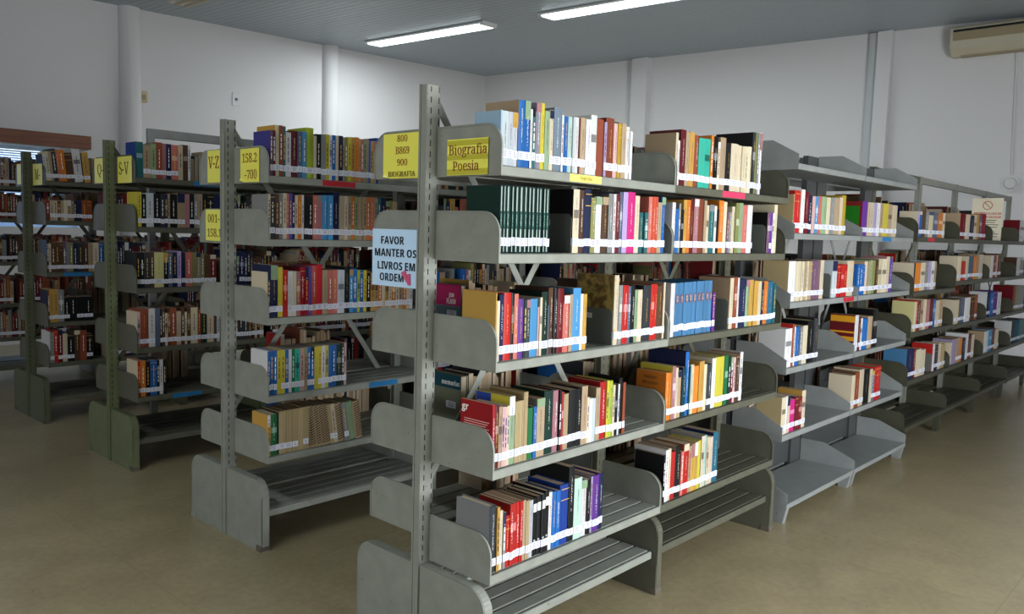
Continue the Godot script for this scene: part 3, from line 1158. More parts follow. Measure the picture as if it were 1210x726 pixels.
	var ce := structure("ceiling", s, M.ceiling, "sloping ceiling of narrow grey-blue plastic planks")
	x = ROOM_X0
	while x < ROOM_X1 - 0.01:
		s = Shape.new()
		var a := x + 0.004
		var b := minf(x + 0.2, ROOM_X1) - 0.004
		var m := (a + b) / 2.0
		z0 = ROOM_Z0
		z1 = ROOM_Z1
		for k in [[a, m - 0.004], [m + 0.004, b]]:
			s.quad(y00.call(k[0], z0, 0.0), y00.call(k[1], z0, 0.0), y00.call(k[1], z1, 0.0), y00.call(k[0], z1, 0.0))
		s.quad(y00.call(m - 0.004, z0, 0.0), y00.call(m, z0, 0.006), y00.call(m, z1, 0.006), y00.call(m - 0.004, z1, 0.0))
		s.quad(y00.call(m, z0, 0.006), y00.call(m + 0.004, z0, 0.0), y00.call(m + 0.004, z1, 0.0), y00.call(m, z1, 0.006))
		s.quad(y00.call(a - 0.004, z0, 0.012), y00.call(a, z0, 0.0), y00.call(a, z1, 0.0), y00.call(a - 0.004, z1, 0.012))
		s.quad(y00.call(b, z0, 0.0), y00.call(b + 0.004, z0, 0.012), y00.call(b + 0.004, z1, 0.012), y00.call(b, z1, 0.0))
		part("plank", s, M.ceiling, ce)
		x += 0.2

	# the window at the back: frame and horizontal blinds
	s = Shape.new()
	var zz := ROOM_Z0 - 0.14
	s.box(Vector3(w[0], w[2], zz), Vector3(w[1], w[2] + 0.05, zz + 0.05))
	s.box(Vector3(w[0], w[3] - 0.05, zz), Vector3(w[1], w[3], zz + 0.05))
	for k in 4:
		var c: float = lerpf(w[0] + 0.025, w[1] - 0.025, k / 3.0)
		s.box(Vector3(c - 0.025, w[2], zz), Vector3(c + 0.025, w[3], zz + 0.05))
	var win := structure("window_1", s, M.white_metal, "window with pale horizontal blinds under a brown pelmet")
	s = Shape.new()
	var y: float = w[2] + 0.02
	while y < w[3] - 0.02:
		s.xf = Transform3D(Basis(Vector3.RIGHT, 1.28), Vector3(0, y, ROOM_Z0 - 0.05))
		s.box(Vector3(w[0] + 0.01, -0.0006, -0.0125), Vector3(w[1] - 0.01, 0.0006, 0.0125))
		y += 0.027
	part("blind_slats", s, M.blind, win).set_meta("kind", "stuff")
	n = 2
	for k in SIDE_WINDOWS:
		s = Shape.new()
		for e in [k[0], (k[0] + k[1]) / 2.0 - 0.02, k[1] - 0.04]:
			s.box(Vector3(e, k[2], ROOM_Z1 + 0.1), Vector3(e + 0.04, k[3], ROOM_Z1 + 0.14))
		structure("window_%d" % n, s, M.white_metal, "window frame in the wall on the camera's side")
		n += 1


func luminaire(x: float, za: float, zb: float, lit: bool, label: String, energy := 5.2) -> void:
	var m := (za + zb) / 2.0
	var t := thing("ceiling_lamp", label, "lamp", Vector3(x, ceiling_y(x, m), m), "ceiling strip lamps")
	t.rotation.x = atan(0.027)
	t.rotation.z = atan(0.022)
	var h := (zb - za) / 2.0
	var s := Shape.new()
	s.xf = Transform3D(Basis(Vector3.UP, PI / 2), Vector3.ZERO)
	s.bar(Vector3(-h, -0.032, -0.14), Vector3(h, -0.001, 0.14), 0.012)
	part("housing", s, M.white_metal, t)
	if not lit:
		for e in [-0.06, 0.06]:
			s = Shape.new()
			s.tube(Vector3(e, -0.05, -h + 0.04), Vector3(e, -0.05, h - 0.04), 0.013, 0.013, 10)
			part("tube", s, M.plastic, t)
		return
	s = Shape.new()
	s.xf = Transform3D(Basis(Vector3.UP, PI / 2), Vector3.ZERO)
	s.bar(Vector3(-h + 0.06, -0.052, -0.125), Vector3(h - 0.06, -0.030, 0.125), 0.010)
	part("light_diffuser", s, M.lamp, t)
	for e in [-1.0, 1.0]:
		s = Shape.new()
		s.box(Vector3(-0.128, -0.047, e * (h - 0.032) - 0.026), Vector3(0.128, -0.028, e * (h - 0.032) + 0.026))
		part("end_cap", s, M.white_metal, t)
	var a := AreaLight3D.new()
	a.name = "lamp_light"
	a.area_size = Vector2(0.24, 2.0 * h - 0.14)
	a.light_color = Color(0.95, 0.985, 1.0)
	a.light_energy = energy
	a.area_range = 30.0
	a.shadow_enabled = true
	t.add_child(a)
	a.position = Vector3(0, -0.058, 0)
	a.rotation.x = -PI / 2


func build_fittings() -> void:
	luminaire(5.78, -7.9, -5.45, true, "lit white strip lamp on the ceiling towards the corner of the hall")
	luminaire(5.86, -4.6, -2.15, true, "lit white strip lamp cut by the upper edge of the photo")
	luminaire(2.83, -7.88, -5.5, false, "unlit strip lamp of which only the end shows, above the back wall pilaster")

	luminaire(-2.6, -1.6, 0.85, true, "added fill lamp above the aisle end, overhead and out of sight", 3.4)  # added lamp, never in view, to brighten the floor at the aisle end

	# air conditioner high on the end wall
	var t := thing("air_conditioner", "beige wall air conditioner under the ceiling beside the white pilaster", "air conditioner", Vector3(ROOM_X1, 3.72, 0.125))
	var s := Shape.new()
	s.xf = Transform3D(Basis(Vector3.UP, PI), Vector3.ZERO)
	var h := 0.95
	var prof := [Vector2(0, 0.0), Vector2(0.12, 0.0), Vector2(0.21, 0.08), Vector2(0.22, 0.30), Vector2(0.18, 0.335), Vector2(0.0, 0.335)]
	s = Shape.new()
	for i in prof.size():
		var a: Vector2 = prof[i]
		var b: Vector2 = prof[(i + 1) % prof.size()]
		s.quad(Vector3(-a.x, a.y, h), Vector3(-a.x, a.y, -h), Vector3(-b.x, b.y, -h), Vector3(-b.x, b.y, h))
		if i > 0 and i < prof.size() - 1:
			var o: Vector2 = prof[0]
			s.tri(Vector3(-o.x, o.y, -h), Vector3(-a.x, a.y, -h), Vector3(-b.x, b.y, -h))
			s.tri(Vector3(-o.x, o.y, h), Vector3(-b.x, b.y, h), Vector3(-a.x, a.y, h))
	part("body", s, M.ac, t)
	s = Shape.new()
	s.box(Vector3(-0.226, 0.165, -h + 0.03), Vector3(-0.212, 0.262, h - 0.03))
	part("inlet_panel", s, M.ac_tan, t)
	s = Shape.new()
	s.box(Vector3(-0.229, 0.262, -h + 0.03), Vector3(-0.214, 0.288, h - 0.03))
	part("air_slot", s, M.ac_dark, t)
	s = Shape.new()
	s.box(Vector3(-0.13, -0.012, -h + 0.10), Vector3(-0.05, 0.006, h - 0.10))
	part("outlet_flap", s, M.ac_tan, t)

	# small things on the walls
	t = thing("wall_buzzer", "round white wall buzzer at the foot of a white conduit", "buzzer", Vector3(ROOM_X1, 2.231, -0.12))
	s = Shape.new()
	s.tube(Vector3(0, 0, 0), Vector3(-0.03, 0, 0), 0.095, 0.095, 24)
	part("back_plate", s, M.outlet, t)
	s = Shape.new()
	s.tube(Vector3(-0.03, 0, 0), Vector3(-0.07, 0, 0), 0.07, 0.055, 24)
	part("cover", s, M.white_metal, t)
	s = Shape.new()
	s.tube(Vector3(ROOM_X1 - 0.012, 2.33, -0.12), Vector3(ROOM_X1 - 0.012, 3.74, -0.17), 0.012, 0.012, 10)
	var c := piece("conduit_pipe", s.mesh(), M.white_metal, self)
	tag(c, "thin white conduit running up the end wall to the air conditioner", "conduit")
	t = thing("wall_box", "small beige alarm box on the back wall beside the pilaster", "wall box", Vector3(2.73, 3.11, ROOM_Z0))
	s = Shape.new()
	s.bar(Vector3(-0.06, -0.07, 0), Vector3(0.06, 0.07, 0.05), 0.012)
	part("body", s, M.plastic, t)
	s = Shape.new()
	s.bar(Vector3(-0.035, -0.045, 0.05), Vector3(0.035, 0.02, 0.056), 0.004)
	part("cover", s, M.ac_tan, t)
	t = thing("wall_outlet", "white square outlet plate high on the plain back wall", "outlet", Vector3(4.05, 3.25, ROOM_Z0))
	s = Shape.new()
	s.bar(Vector3(-0.055, -0.09, 0), Vector3(0.055, 0.09, 0.012), 0.004)
	part("plate", s, M.outlet, t)
	s = Shape.new()
	s.tube(Vector3(0, 0, 0.012), Vector3(0, 0, 0.022), 0.022, 0.02, 16)
	part("socket", s, M.darkish, t)

	# the brown pelmet above the blinds
	t = thing("pelmet", "long brown wooden pelmet above the window blinds on the back wall", "pelmet", Vector3(-0.1, 2.36, ROOM_Z0 + 0.004))
	s = Shape.new()
	s.box(Vector3(-2.35, 0.0, 0.13), Vector3(2.15, 0.16, 0.15))
	part("front_board", s, M.wood, t)
	s = Shape.new()
	s.box(Vector3(-2.35, 0.145, 0.0), Vector3(2.15, 0.16, 0.13))
	part("top_board", s, M.wood, t)
	for e in [-2.35, 2.135]:
		s = Shape.new()
		s.box(Vector3(e, 0.0, 0.0), Vector3(e + 0.015, 0.145, 0.13))
		part("end_board", s, M.wood, t)


func build_racks() -> void:
	var grey := [M.grey, M.grey]
	var back: Array = heights.A.duplicate()
	back[4] = 0.4158
	rack("bookcase", "grey slotted steel bookcase with the yellow Biografia Poesia sign on its end", bay_at("A", 0), bays.A[0], heights.A, back, grey, {"singly": true})
	rack("bookcase", "grey slotted steel bookcase between the Biografia one and the smooth grey ones", bay_at("A", 1), bays.A[1], heights.A, back, [M.olive, M.olive], {"singly": true, "last": true})
	smooth_rack("smooth blue-grey bookcase with chamfered plates, next to the slotted front bookcases", bay_at("G", 0), bays.G[0], heights.G, false)
	smooth_rack("smooth blue-grey bookcase with chamfered plates, next to the green racks", bay_at("G", 1), bays.G[1], heights.G, true)
	var told := ["first after the smooth ones", "second after the smooth ones", "third, with the no-phone sign", "last, by the end wall"]
	for k in 4:
		var ys: Array = (heights.H if k == 0 else heights.K).slice(1)
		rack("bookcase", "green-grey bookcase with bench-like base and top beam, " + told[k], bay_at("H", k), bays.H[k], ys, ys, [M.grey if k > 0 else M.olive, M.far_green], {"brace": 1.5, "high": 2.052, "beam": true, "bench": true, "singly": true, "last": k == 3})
	var where := ["%s, at the aisle end", "%s, second bay", "%s, third bay", "%s, fourth bay", "%s, fifth bay"]
	var rows := {"B": "grey bookcase in the V-Z and 158.2 row", "C": "green-ended bookcase in the Q and S-V row", "D": "green-ended bookcase in the M row", "E": "dark bookcase in the row by the blinds"}
	for row in rows:
		for k in bays[row].size():
			var ys: Array = heights["D" if row == "E" else row]
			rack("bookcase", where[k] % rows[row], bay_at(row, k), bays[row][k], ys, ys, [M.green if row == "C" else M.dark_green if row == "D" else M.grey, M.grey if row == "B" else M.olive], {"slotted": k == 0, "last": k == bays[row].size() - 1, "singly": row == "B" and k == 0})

	# the tall open frame behind the row with the S-V sign
	var t := thing("steel_frame", "tall open grey steel frame rising behind the books of the S-V row", "frame", Vector3(0.55, 0, -3.53))
	for x in [0.0, 2.0]:
		var s := Shape.new()
		s.bar(Vector3(x, 0.0, -0.018), Vector3(x + 0.045, 2.14, 0.018), 0.003)
		part("upright_post", s, M.blue_grey, t)
	var b := Shape.new()
	b.bar(Vector3(0.045, 2.08, -0.016), Vector3(2.0, 2.14, 0.016), 0.003)
	part("top_beam", b, M.blue_grey, t)


# a sheet of paper taped to an end plate (facing -x): corners given by height and z
func sheet(called: String, label: String, x: float, y0: float, y1: float, z0: float, z1: float, m: Material, curl := 0.0) -> Node3D:
	var t := thing(called, label, "sign", Vector3(x, y0, (z0 + z1) / 2.0), "paper signs on the bookcase ends")
	var s := Shape.new()
	var w := (z1 - z0) / 2.0
	var h := y1 - y0
	var g := 10
	for i in g:
		for j in g:
			var p := func(a: int, b: int) -> Vector3:
				var u := float(a) / g
				var v := float(b) / g
				var k := maxf(0.0, 1.0 - (u + v) / 0.20)
				return Vector3(-0.001 - curl * k * k, h * v + curl * 0.7 * k, -w + 2.0 * w * u + curl * k)
			s.quad(p.call(i, j), p.call(i + 1, j), p.call(i + 1, j + 1), p.call(i, j + 1))
			s.quad(p.call(i + 1, j) + Vector3(0.0006, 0, 0), p.call(i, j) + Vector3(0.0006, 0, 0), p.call(i, j + 1) + Vector3(0.0006, 0, 0), p.call(i + 1, j + 1) + Vector3(0.0006, 0, 0))
	part("paper", s, m, t)
	return t


func build_signs() -> void:
	var px := -0.0048
	var t := sheet("yellow_sign", "yellow taped sign reading Biografia Poesia on the front bookcase end", px, 1.698, 1.816, 0.073, 0.266, M.yellow_paper)
	for k in [[0.002, 0.020], [0.050, 0.066], [0.097, 0.114]]:
		var s := Shape.new()
		s.box(Vector3(-0.0016, k[0], -0.0965), Vector3(-0.0011, k[1], 0.0965))
		part("tape", s, M.yellow_tape_dark, t)
	words("Biografia", Vector3(-0.0022, 0.079, 0.002), 0.044, 0.178, M.brown_ink, t, serif)
	words("Poesia", Vector3(-0.0022, 0.031, -0.006), 0.033, 0.122, M.brown_ink, t, serif)
	t = sheet("yellow_sign", "yellow sign reading 800 B869 900 with a curled lower corner", px, 1.694, 1.853, -0.268, -0.055, M.yellow_paper, 0.009)
	words("800", Vector3(-0.0022, 0.141, 0.0), 0.023, 0.055, M.brown_ink, t, serif)
	words("B869", Vector3(-0.0022, 0.099, 0.001), 0.025, 0.075, M.brown_ink, t, serif)
	words("900", Vector3(-0.0022, 0.057, 0.001), 0.023, 0.055, M.brown_ink, t, serif)
	words("BIOGRAFIA", Vector3(-0.0036, 0.016, 0.0), 0.018, 0.186, M.olive_ink, t, serif)
	t = sheet("blue_sign", "pale blue sign reading favor manter os livros em ordem", -0.0105, 1.306, 1.513, -0.317, -0.048, M.blue_paper)
	for k in [["FAVOR", 0.167, -0.018, 0.130], ["MANTER OS", 0.122, -0.002, 0.235], ["LIVROS EM", 0.075, 0.004, 0.225], ["ORDEM", 0.033, -0.020, 0.135]]:
		words(k[0], Vector3(-0.0022, k[1], k[2]), 0.028, k[3], M.black_ink, t, sans)
	var s := Shape.new()
	s.tube(Vector3(-0.003, 0.055, 0.050), Vector3(-0.003, 0.012, 0.078), 0.011, 0.004, 10)
	s.tube(Vector3(-0.003, 0.05, 0.078), Vector3(-0.003, 0.010, 0.085), 0.008, 0.003, 10)
	part("pink_petals", s, M.pink_petal, t)
	# the long sign rests on an end plate; a strip of tape holds it at the top
	var bx: float = begins.B.x + px
	var bz: float = begins.B.z
	t = sheet("yellow_sign", "yellow sign reading V-Z beside the slotted post", bx, 1.712, 1.868, -1.753, -1.585, M.yellow_paper)
	words("V-Z", Vector3(-0.0022, 0.098, -0.022), 0.058, 0.105, M.brown_ink, t, serif)
	t = sheet("yellow_sign", "yellow sign reading 158.2 -700 with a curled corner", bx, 1.708, 1.862, -1.436, -1.269, M.yellow_paper, 0.012)
	words("158.2", Vector3(-0.0022, 0.112, 0.0), 0.042, 0.128, M.brown_ink, t, serif)
	words("-700", Vector3(-0.0022, 0.036, 0.01), 0.042, 0.105, M.brown_ink, t, serif)
	t = sheet("yellow_sign", "yellow sign reading 001-158.1 one shelf below the V-Z sign", bx, 1.428, 1.581, -1.775, -1.60, M.yellow_paper)
	words("001-", Vector3(-0.0022, 0.110, -0.005), 0.040, 0.115, M.olive_ink, t, serif)
	words("158.1", Vector3(-0.0022, 0.040, 0.0), 0.040, 0.135, M.olive_ink, t, serif)
	var cx: float = begins.C.x + px
	t = sheet("yellow_sign", "yellow sign reading Q on the green-ended bookcase", cx, 1.745, 1.90, -3.425, -3.23, M.yellow_paper)
	words("Q-", Vector3(-0.0022, 0.075, 0.0), 0.085, 0.105, M.olive_ink, t, serif)
	t = sheet("yellow_sign", "yellow sign reading S-V on the green-ended bookcase", cx, 1.739, 1.897, -3.064, -2.86, M.yellow_paper)
	words("S-V", Vector3(-0.0022, 0.088, -0.01), 0.075, 0.140, M.olive_ink, t, serif)
	var dx: float = begins.D.x + px
	t = sheet("yellow_sign", "yellow sign reading M in front of the leaning books by the blinds", dx, 1.753, 1.907, -4.639, -4.44, M.yellow_paper)
	words("M-", Vector3(-0.0022, 0.078, 0.0), 0.075, 0.11, M.olive_ink, t, serif)
	sheet("yellow_sign", "faded blank yellow sign on the far side of the M sign's post", dx, 1.764, 1.92, -5.0, -4.81, M.yellow_paper)

	# the sign that forbids telephones stands on a shelf of the third green bay
	t = sheet("phone_sign", "cream sign with a barred red circle forbidding mobile phones", 7.0, 1.5605, 1.965, -0.02, 0.245, M.cream_paper)
	s = Shape.new()
	for i in 28:
		var a := TAU * i / 28.0
		var b := TAU * (i + 1) / 28.0
		s.quad(Vector3(-0.0022, 0.335 + 0.036 * sin(a), 0.036 * cos(a)), Vector3(-0.0022, 0.335 + 0.042 * sin(a), 0.042 * cos(a)), Vector3(-0.0022, 0.335 + 0.042 * sin(b), 0.042 * cos(b)), Vector3(-0.0022, 0.335 + 0.036 * sin(b), 0.036 * cos(b)))
	s.quad(Vector3(-0.0022, 0.362, -0.030), Vector3(-0.0022, 0.306, 0.026), Vector3(-0.0022, 0.309, 0.030), Vector3(-0.0022, 0.366, -0.026))
	part("barred_circle", s, M.red_ink, t)
	words("PROIBIDO O USO DE", Vector3(-0.0022, 0.258, 0.004), 0.020, 0.232, M.red_ink, t, sans)
	words("TELEFONE CELULAR", Vector3(-0.0022, 0.224, 0.004), 0.020, 0.232, M.red_ink, t, sans)
	# the lines below are too small to read: rules of print
	s = Shape.new()
	for k in [0.19, 0.17, 0.148, 0.126, 0.08, 0.06, 0.035]:
		s.box(Vector3(-0.0018, k, -0.05), Vector3(-0.0012, k + 0.006, 0.11 - 0.2 * fmod(k * 7.0, 0.2)))
	part("small_print", s, M.black_ink, t)

	# coloured tags stuck to the shelves' front edges
	shelf_tag("A", 0, 0, 0.343, 0.526, M.yellow_tag, "yellow shelf tag under the top row of the front bookcase", "Biografia")
	shelf_tag("A", 1, 0, 0.39, 0.60, M.pink_tag, "pink shelf tag under the turquoise books", "")
	shelf_tag("B", 0, 0, 0.285, 0.475, M.red_tag, "red shelf tag under the top row of the 158.2 bookcase", "")
	shelf_tag("B", 0, 3, 0.575, 0.76, M.blue_tag, "blue shelf tag under the empty end of a shelf", "")
	shelf_tag("C", 0, 0, 0.357, 0.53, M.blue_tag, "blue shelf tag beside the V-Z sign", "")
	shelf_tag("C", 0, 4, 0.213, 0.402, M.blue_tag, "blue shelf tag on the low shelf with seven books", "")
	shelf_tag("D", 0, 2, 0.11, 0.305, M.blue_tag, "teal shelf tag under the blue books by the M sign", "")
	shelf_tag("G", 0, 2, 0.74, 0.90, M.red_tag, "red shelf tag under the three red volumes", "")
	shelf_tag("G", 1, 1, 0.36, 0.53, M.blue_tag, "blue shelf tag under the yellow book of the smooth rack", "")
	shelf_tag("H", 0, 1, 0.23, 0.40, M.red_tag, "red shelf tag on the first green rack", "")


func shelf_tag(row: String, bay: int, i: int, x0: float, x1: float, m: Material, label: String, text: String) -> void:
	var p := bay_at(row, bay)
	var t := thing("shelf_tag", label, "shelf tag", Vector3(p.x + x0, shelf_y(row, bay, i) + 0.004, p.z + (0.3113 if row == "G" else FRONT) + 0.0002), "coloured shelf tags")
	var s := Shape.new()
	s.box(Vector3(0, 0, 0), Vector3(x1 - x0, 0.026, 0.0008))
	part("card", s, m, t)
	if text:
		words(text, Vector3((x1 - x0) / 2.0, 0.013, 0.0012), 0.016, 0.07, M.olive_ink, t, serif, 0.0)


func build_books() -> void:
	row_of_books(spot("A", 0, 0), "Biografia bay", "top", -13, "paleblue 25 172, palegray 30 171, palegray 21 171, palegray 26 172, blue/tan 30 215, blue 28 217, white/black 12 192, teal 15 169, graylilac 26 217, yellow 21 219, sage 26 196, cream 21 202, grayblue 40 213, white 10 192, blue 29 190, mint 22 192, palegray 9 192, white 26 194, maroon 8 193, tan 33 197, white/black 31 195, white 35 214, rust 41 204, lilac 15 197, leather/maroon 51 215, pink 24 200, mustard 23 203, tan 28 205, white 25 196, white 16 181, BK 4 130")
	row_of_books(spot("A", 1, 0), "bay after Biografia", "top", -2, "cream/tan 26 212, white/maroon 21 182, maroon 42 229, tan 32 224, gold 38 227, rust 35 218, turquoise 52 210, turquoise 50 212, orange 23 231, black 42 230, cream 20 209, tan 52 231, black 49 213, cream 72 214, cream 30 211, cream 35 211, cream 26 213, cream/black 36 215, darkgray/black 31 285, olive 23 287, gray 22 287, white 24 289")
	row_of_books(spot("A", 0, 1), "Biografia bay", "second", 14, "enc/darkgreen 17 218, enc 14 219, enc 23 219, enc 16 219, enc 21 219, enc 26 220, enc 19 221, enc 18 220, enc 21 220, enc 17 220, enc 19 220, enc 16 220, enc 19 220, END 129 140, cream/black 35 226, brown 31 225, navy 39 229, olive 28 201, white 40 206, brown 37 208, gray 29 221, white 15 221, maroon 28 223, slate 20 230, lavender 31 232, magenta 49 234, cream 30 222, teal/tan 40 159, teal 26 160, salmon 27 223, redorange 21 224, redorange 20 225, tan 29 204, blue 29 227")
	row_of_books(spot("A", 1, 1), "bay after Biografia", "second", -37, "yellow 20 208, white 26 209, blue 25 183, gray 16 206, black 22 182, gold 26 224, orange 30 225, maroon 28 230, rose 38 232, leather 48 234, tan 22 228, cream 26 209, teal 42 213, white/black 21 209, black 21 194, orange 43 235, cream 30 231, mauve 20 187, gray 34 187, cream 28 213, olive 34 231, sage 35 232, salmon 53 224, white 51 226, END 154 140, mauve/black 30 199, purple 29 200, white 16 198, cream 35 240")
	row_of_books(spot("A", 0, 2), "Biografia bay", "third", -13, "gold/gold 23 227, cream 14 199, navy 22 219, red 35 224, black 14 222, salmon 20 219, purple 26 201, darkgreen 15 198, darkgray 20 197, skyblue 39 198, pink 8 170, cream 12 202, darkgreen 33 221, slate 6 172, brown 26 233, black 20 232, darkred 34 229, salmon 32 204, tan 19 206, skyblue 45 228, white 16 206, gold 24 205, BK 4 135, END 166 140")
	row_of_books(spot("A", 0, 2), "Biografia bay", "third", 662, "cream/marble 29 269, gray 24 230, red 37 229, slate 19 225, black 29 228, sage 22 209, cream 35 208, darkgray 53 225, red 27 228, red 24 227, brown 44 221, cream/tan 15 233")
	row_of_books(spot("A", 1, 2), "bay after Biografia", "third", 27, "white 32 227, steel 35 227, steel 37 228, steel 37 229, steel 38 229, steel 32 230, steel 34 231, steel 35 231, steel 40 232, steel 29 231, purple 25 176, END 136 140, cream/tan 35 238, rust 36 242, white/red 29 237, navy 63 231, sage 38 226, gold 42 225, gold 44 219, cream 39 215, navy 22 208, orange 48 214, steelteal 66 212, teal 27 200")
	row_of_books(spot("A", 0, 3), "Biografia bay", "fourth", -4, "crimson/gr 21 216, maroon 17 212, tan 15 206, pink 13 204, pink 13 202, cream 12 204, sage/yellow 28 233, oldpaper 19 212, oldpaper/brown 24 212, oldpaper 22 239, green 29 180, blue 18 181, tan/gray 43 206, darkgreen 48 228, rose 29 224, black 12 223, redwhite 12 215, tan 36 204, black 45 214, black 26 214, tan 35 220, cream 13 175, white 19 169, palegray 24 166, tan 27 203, red 38 222, yellow 14 224, lime 26 221, cream 15 202, black 18 203, white 11 202, black 22 224, rust 17 204")
	row_of_books(spot("A", 1, 3), "bay after Biografia", "fourth", 17, "orange/orange 20 208, orange 28 206, rose/yellow 28 230, cream 26 221, tan 29 205, darkteal/navy 29 218, blue/navy 31 282, teal 10 217, cream 31 221, orange 45 213, gold 42 229, cream 29 212, darkgray 44 208, white/cream 34 232, yellow/yellow 80 234, green 35 235, darkgreen 27 228, maroon 26 222, pink 22 217, brown/tan 44 234, white 27 237, BK 4 140")
	row_of_books(spot("A", 0, 4), "Biografia bay", "fifth", 7, "darkgray/gray 32 230, gold 13 222, cream 18 206, gray 13 198, red 21 181, red 17 217, red 16 218, red 16 218, red 17 218, tan 15 216, oldpaper 19 212, palegray 20 207, setblack/brown 22 210, setblack 22 212, setblack 20 215, setblack 20 224, white 21 213, blue 23 211, blue 23 209, royal/royal 48 225, black/black 32 284, mint 45 233, white 34 215, black 24 213, lilac 12 220, purple 42 221, navy 24 223, BK 4 130")
	row_of_books(spot("A", 1, 4), "bay after Biografia", "fifth", 30, "black/black 13 208, white 22 228, cream/black 25 230, red 41 210, black/tan 39 228, salmon 21 200, red/rust 44 228, tan 23 212, gold 28 217, gold 28 220, yellow 30 223, cream/gray 25 239, mint 27 238, beige 21 227, cream 38 221, steelteal/navy 48 237")
	row_of_books(spot("G", 0, 1), "first smooth bay", "second", -38, "tan/oldpaper 55 200, red 75 220, white 46 229, darkred 59 218, navy 40 204, pink 40 201, skyblue 41 203, salmon 54 206, sage 72 206, cream 56 205, gray 53 208, tan 67 208, cream 46 213, mustard 60 228")
	row_of_books(spot("G", 1, 1), "second smooth bay", "second", 21, "purple/greenface 87 209, beige 52 206, beige 53 208, lilac 65 207, white 55 210, tan 45 208, yellow 102 212, tan 76 210, beige 96 208")
	row_of_books(spot("G", 0, 2), "first smooth bay", "third", 7, "white/oldpaper 86 214, cream 64 213, cream 34 213, tan 33 213, cream 25 213, tan 54 213, mauve 48 215, mauve 52 215, cream 48 218, END 127 140, palegray 71 213, red 59 191, red 47 190, red 49 190, cream 109 211")
	row_of_books(spot("G", 1, 2), "second smooth bay", "third", -27, "blue 39 188, blue 38 187, blue 40 187, blue 43 184, cream/tan 57 205, tan 27 205, sage 42 213, olive 68 212, brown 41 216, cream 65 220, cream 91 219, cream/rose 66 234, violet 50 223")
	row_of_books(spot("G", 0, 3), "first smooth bay", "fourth", -1, "white/white 87 208, rust/red 25 229, white 20 214, blue 56 210, gray 35 207, cream 60 211, black/black 90 235, darkgray/black 65 245")
	row_of_books(spot("G", 1, 3), "second smooth bay", "fourth", 30, "white/maroonface 62 225, maroon 32 212, white 34 201, blue 100 196, tan 84 204, black/black 86 247")
	row_of_books(spot("G", 0, 4), "first smooth bay", "fifth", -27, "cream/oldpaper 86 204, white 21 205, cream 32 207, magenta 66 177, maroon 40 187, darkred 51 180, cream/gold 50 208")
	row_of_books(spot("G", 1, 4), "second smooth bay", "fifth", 39, "cream/cream 56 211, rust/brown 73 223, beige 81 234, black 105 226, cream 41 219, slate 52 204, red/red 123 223")
	row_of_books(spot("H", 0, 1), "first green bay", "second", 62, "lavender/cream 37 180, blue 54 182, brown 87 185, gray 77 186, cream 119 161, slate 106 187, orange 116 187, cream 59 189")
	row_of_books(spot("H", 1, 1), "second green bay", "second", 108, "darkred/tan 160 205, cream 127 199, navy 114 198, cream 81 205, gold 82 213, mauve 92 216, crimson 137 221")
	row_of_books(spot("H", 3, 1), "fourth green bay", "second", 136, "white/darkred 229 212")
	row_of_books(spot("H", 0, 2), "first green bay", "third", 61, "darkgray/cream 37 201, orange 120 200, cream 106 203, gray 63 207, lavender 73 207, white 78 211, tan 63 210")
	row_of_books(spot("H", 1, 2), "second green bay", "third", 130, "cream/cream 118 199, red 98 157, cream 116 198, slate 143 198, orange 98 197, tan 79 213, cream 123 213")
	row_of_books(spot("H", 2, 2), "third green bay", "third", 145, "white/cream 97 201, rust 89 201, pink 72 206, brown 126 218")
	row_of_books(spot("H", 3, 2), "fourth green bay", "third", 155, "white/brown 170 179, gray 146 178")
	row_of_books(spot("H", 0, 3), "first green bay", "fourth", 134, "cream/paleyellow 51 217, red 29 225, brown 64 217, tan 65 219, cream 91 224, rose 62 221, maroon 94 222, blue 64 214, cream 98 205, tan 93 206")
	row_of_books(spot("H", 1, 3), "second green bay", "fourth", 156, "cream/cream 92 197, brown 45 200, slate 149 200, white 154 204, brown 147 221, rust 83 218")
	row_of_books(spot("H", 2, 3), "third green bay", "fourth", 135, "navy/white 110 224, blue 112 220, purple 168 226, white 124 210")
	row_of_books(spot("H", 3, 3), "fourth green bay", "fourth", 79, "darkred/darkred 121 254, olive 113 250, gray 292 242")
	row_of_books(spot("H", 0, 4), "first green bay", "fifth", 48, "navy/steel 156 224, darkred 51 214, cream 128 203, cream 98 192, END 181 140, white/red 57 212, navy 88 199, cream 74 204, oldpaper 125 193")
	row_of_books(spot("H", 1, 4), "second green bay", "fifth", 78, "cream/cream 56 185, lilac 126 204, tan 104 207, orange 85 201, navy 87 194, white 88 224, maroon 108 204, cream 97 203")
	row_of_books(spot("H", 2, 4), "third green bay", "fifth", 136, "white/tan 157 197, skyblue 104 203, maroon 117 208, cream 175 189")
	row_of_books(spot("H", 3, 4), "fourth green bay", "fifth", 151, "black/white 136 224, steelteal 191 227, teal 264 219")
	row_of_books(spot("B", 0, 0), "158.2 bay", "top", 15, "mauve/purpleblue 14 201, maroon 13 202, cream/gold 21 228, rust 18 228, teal 13 226, white 28 201, maroon 35 211, slate 26 212, skyblue 21 213, lime/lime 42 234, cream 13 200, black 27 210, gray 25 212, yellow 22 214, white 14 212, blue 22 214, cream 16 213, navy 24 215, tan 12 210, olive 17 208, yellow 21 214, gold 25 216, orange 21 218, tan 13 213, salmon 17 211, sage 15 209, tan 14 216, blue 12 208, gold 16 208, tan 19 210, royal 16 227")
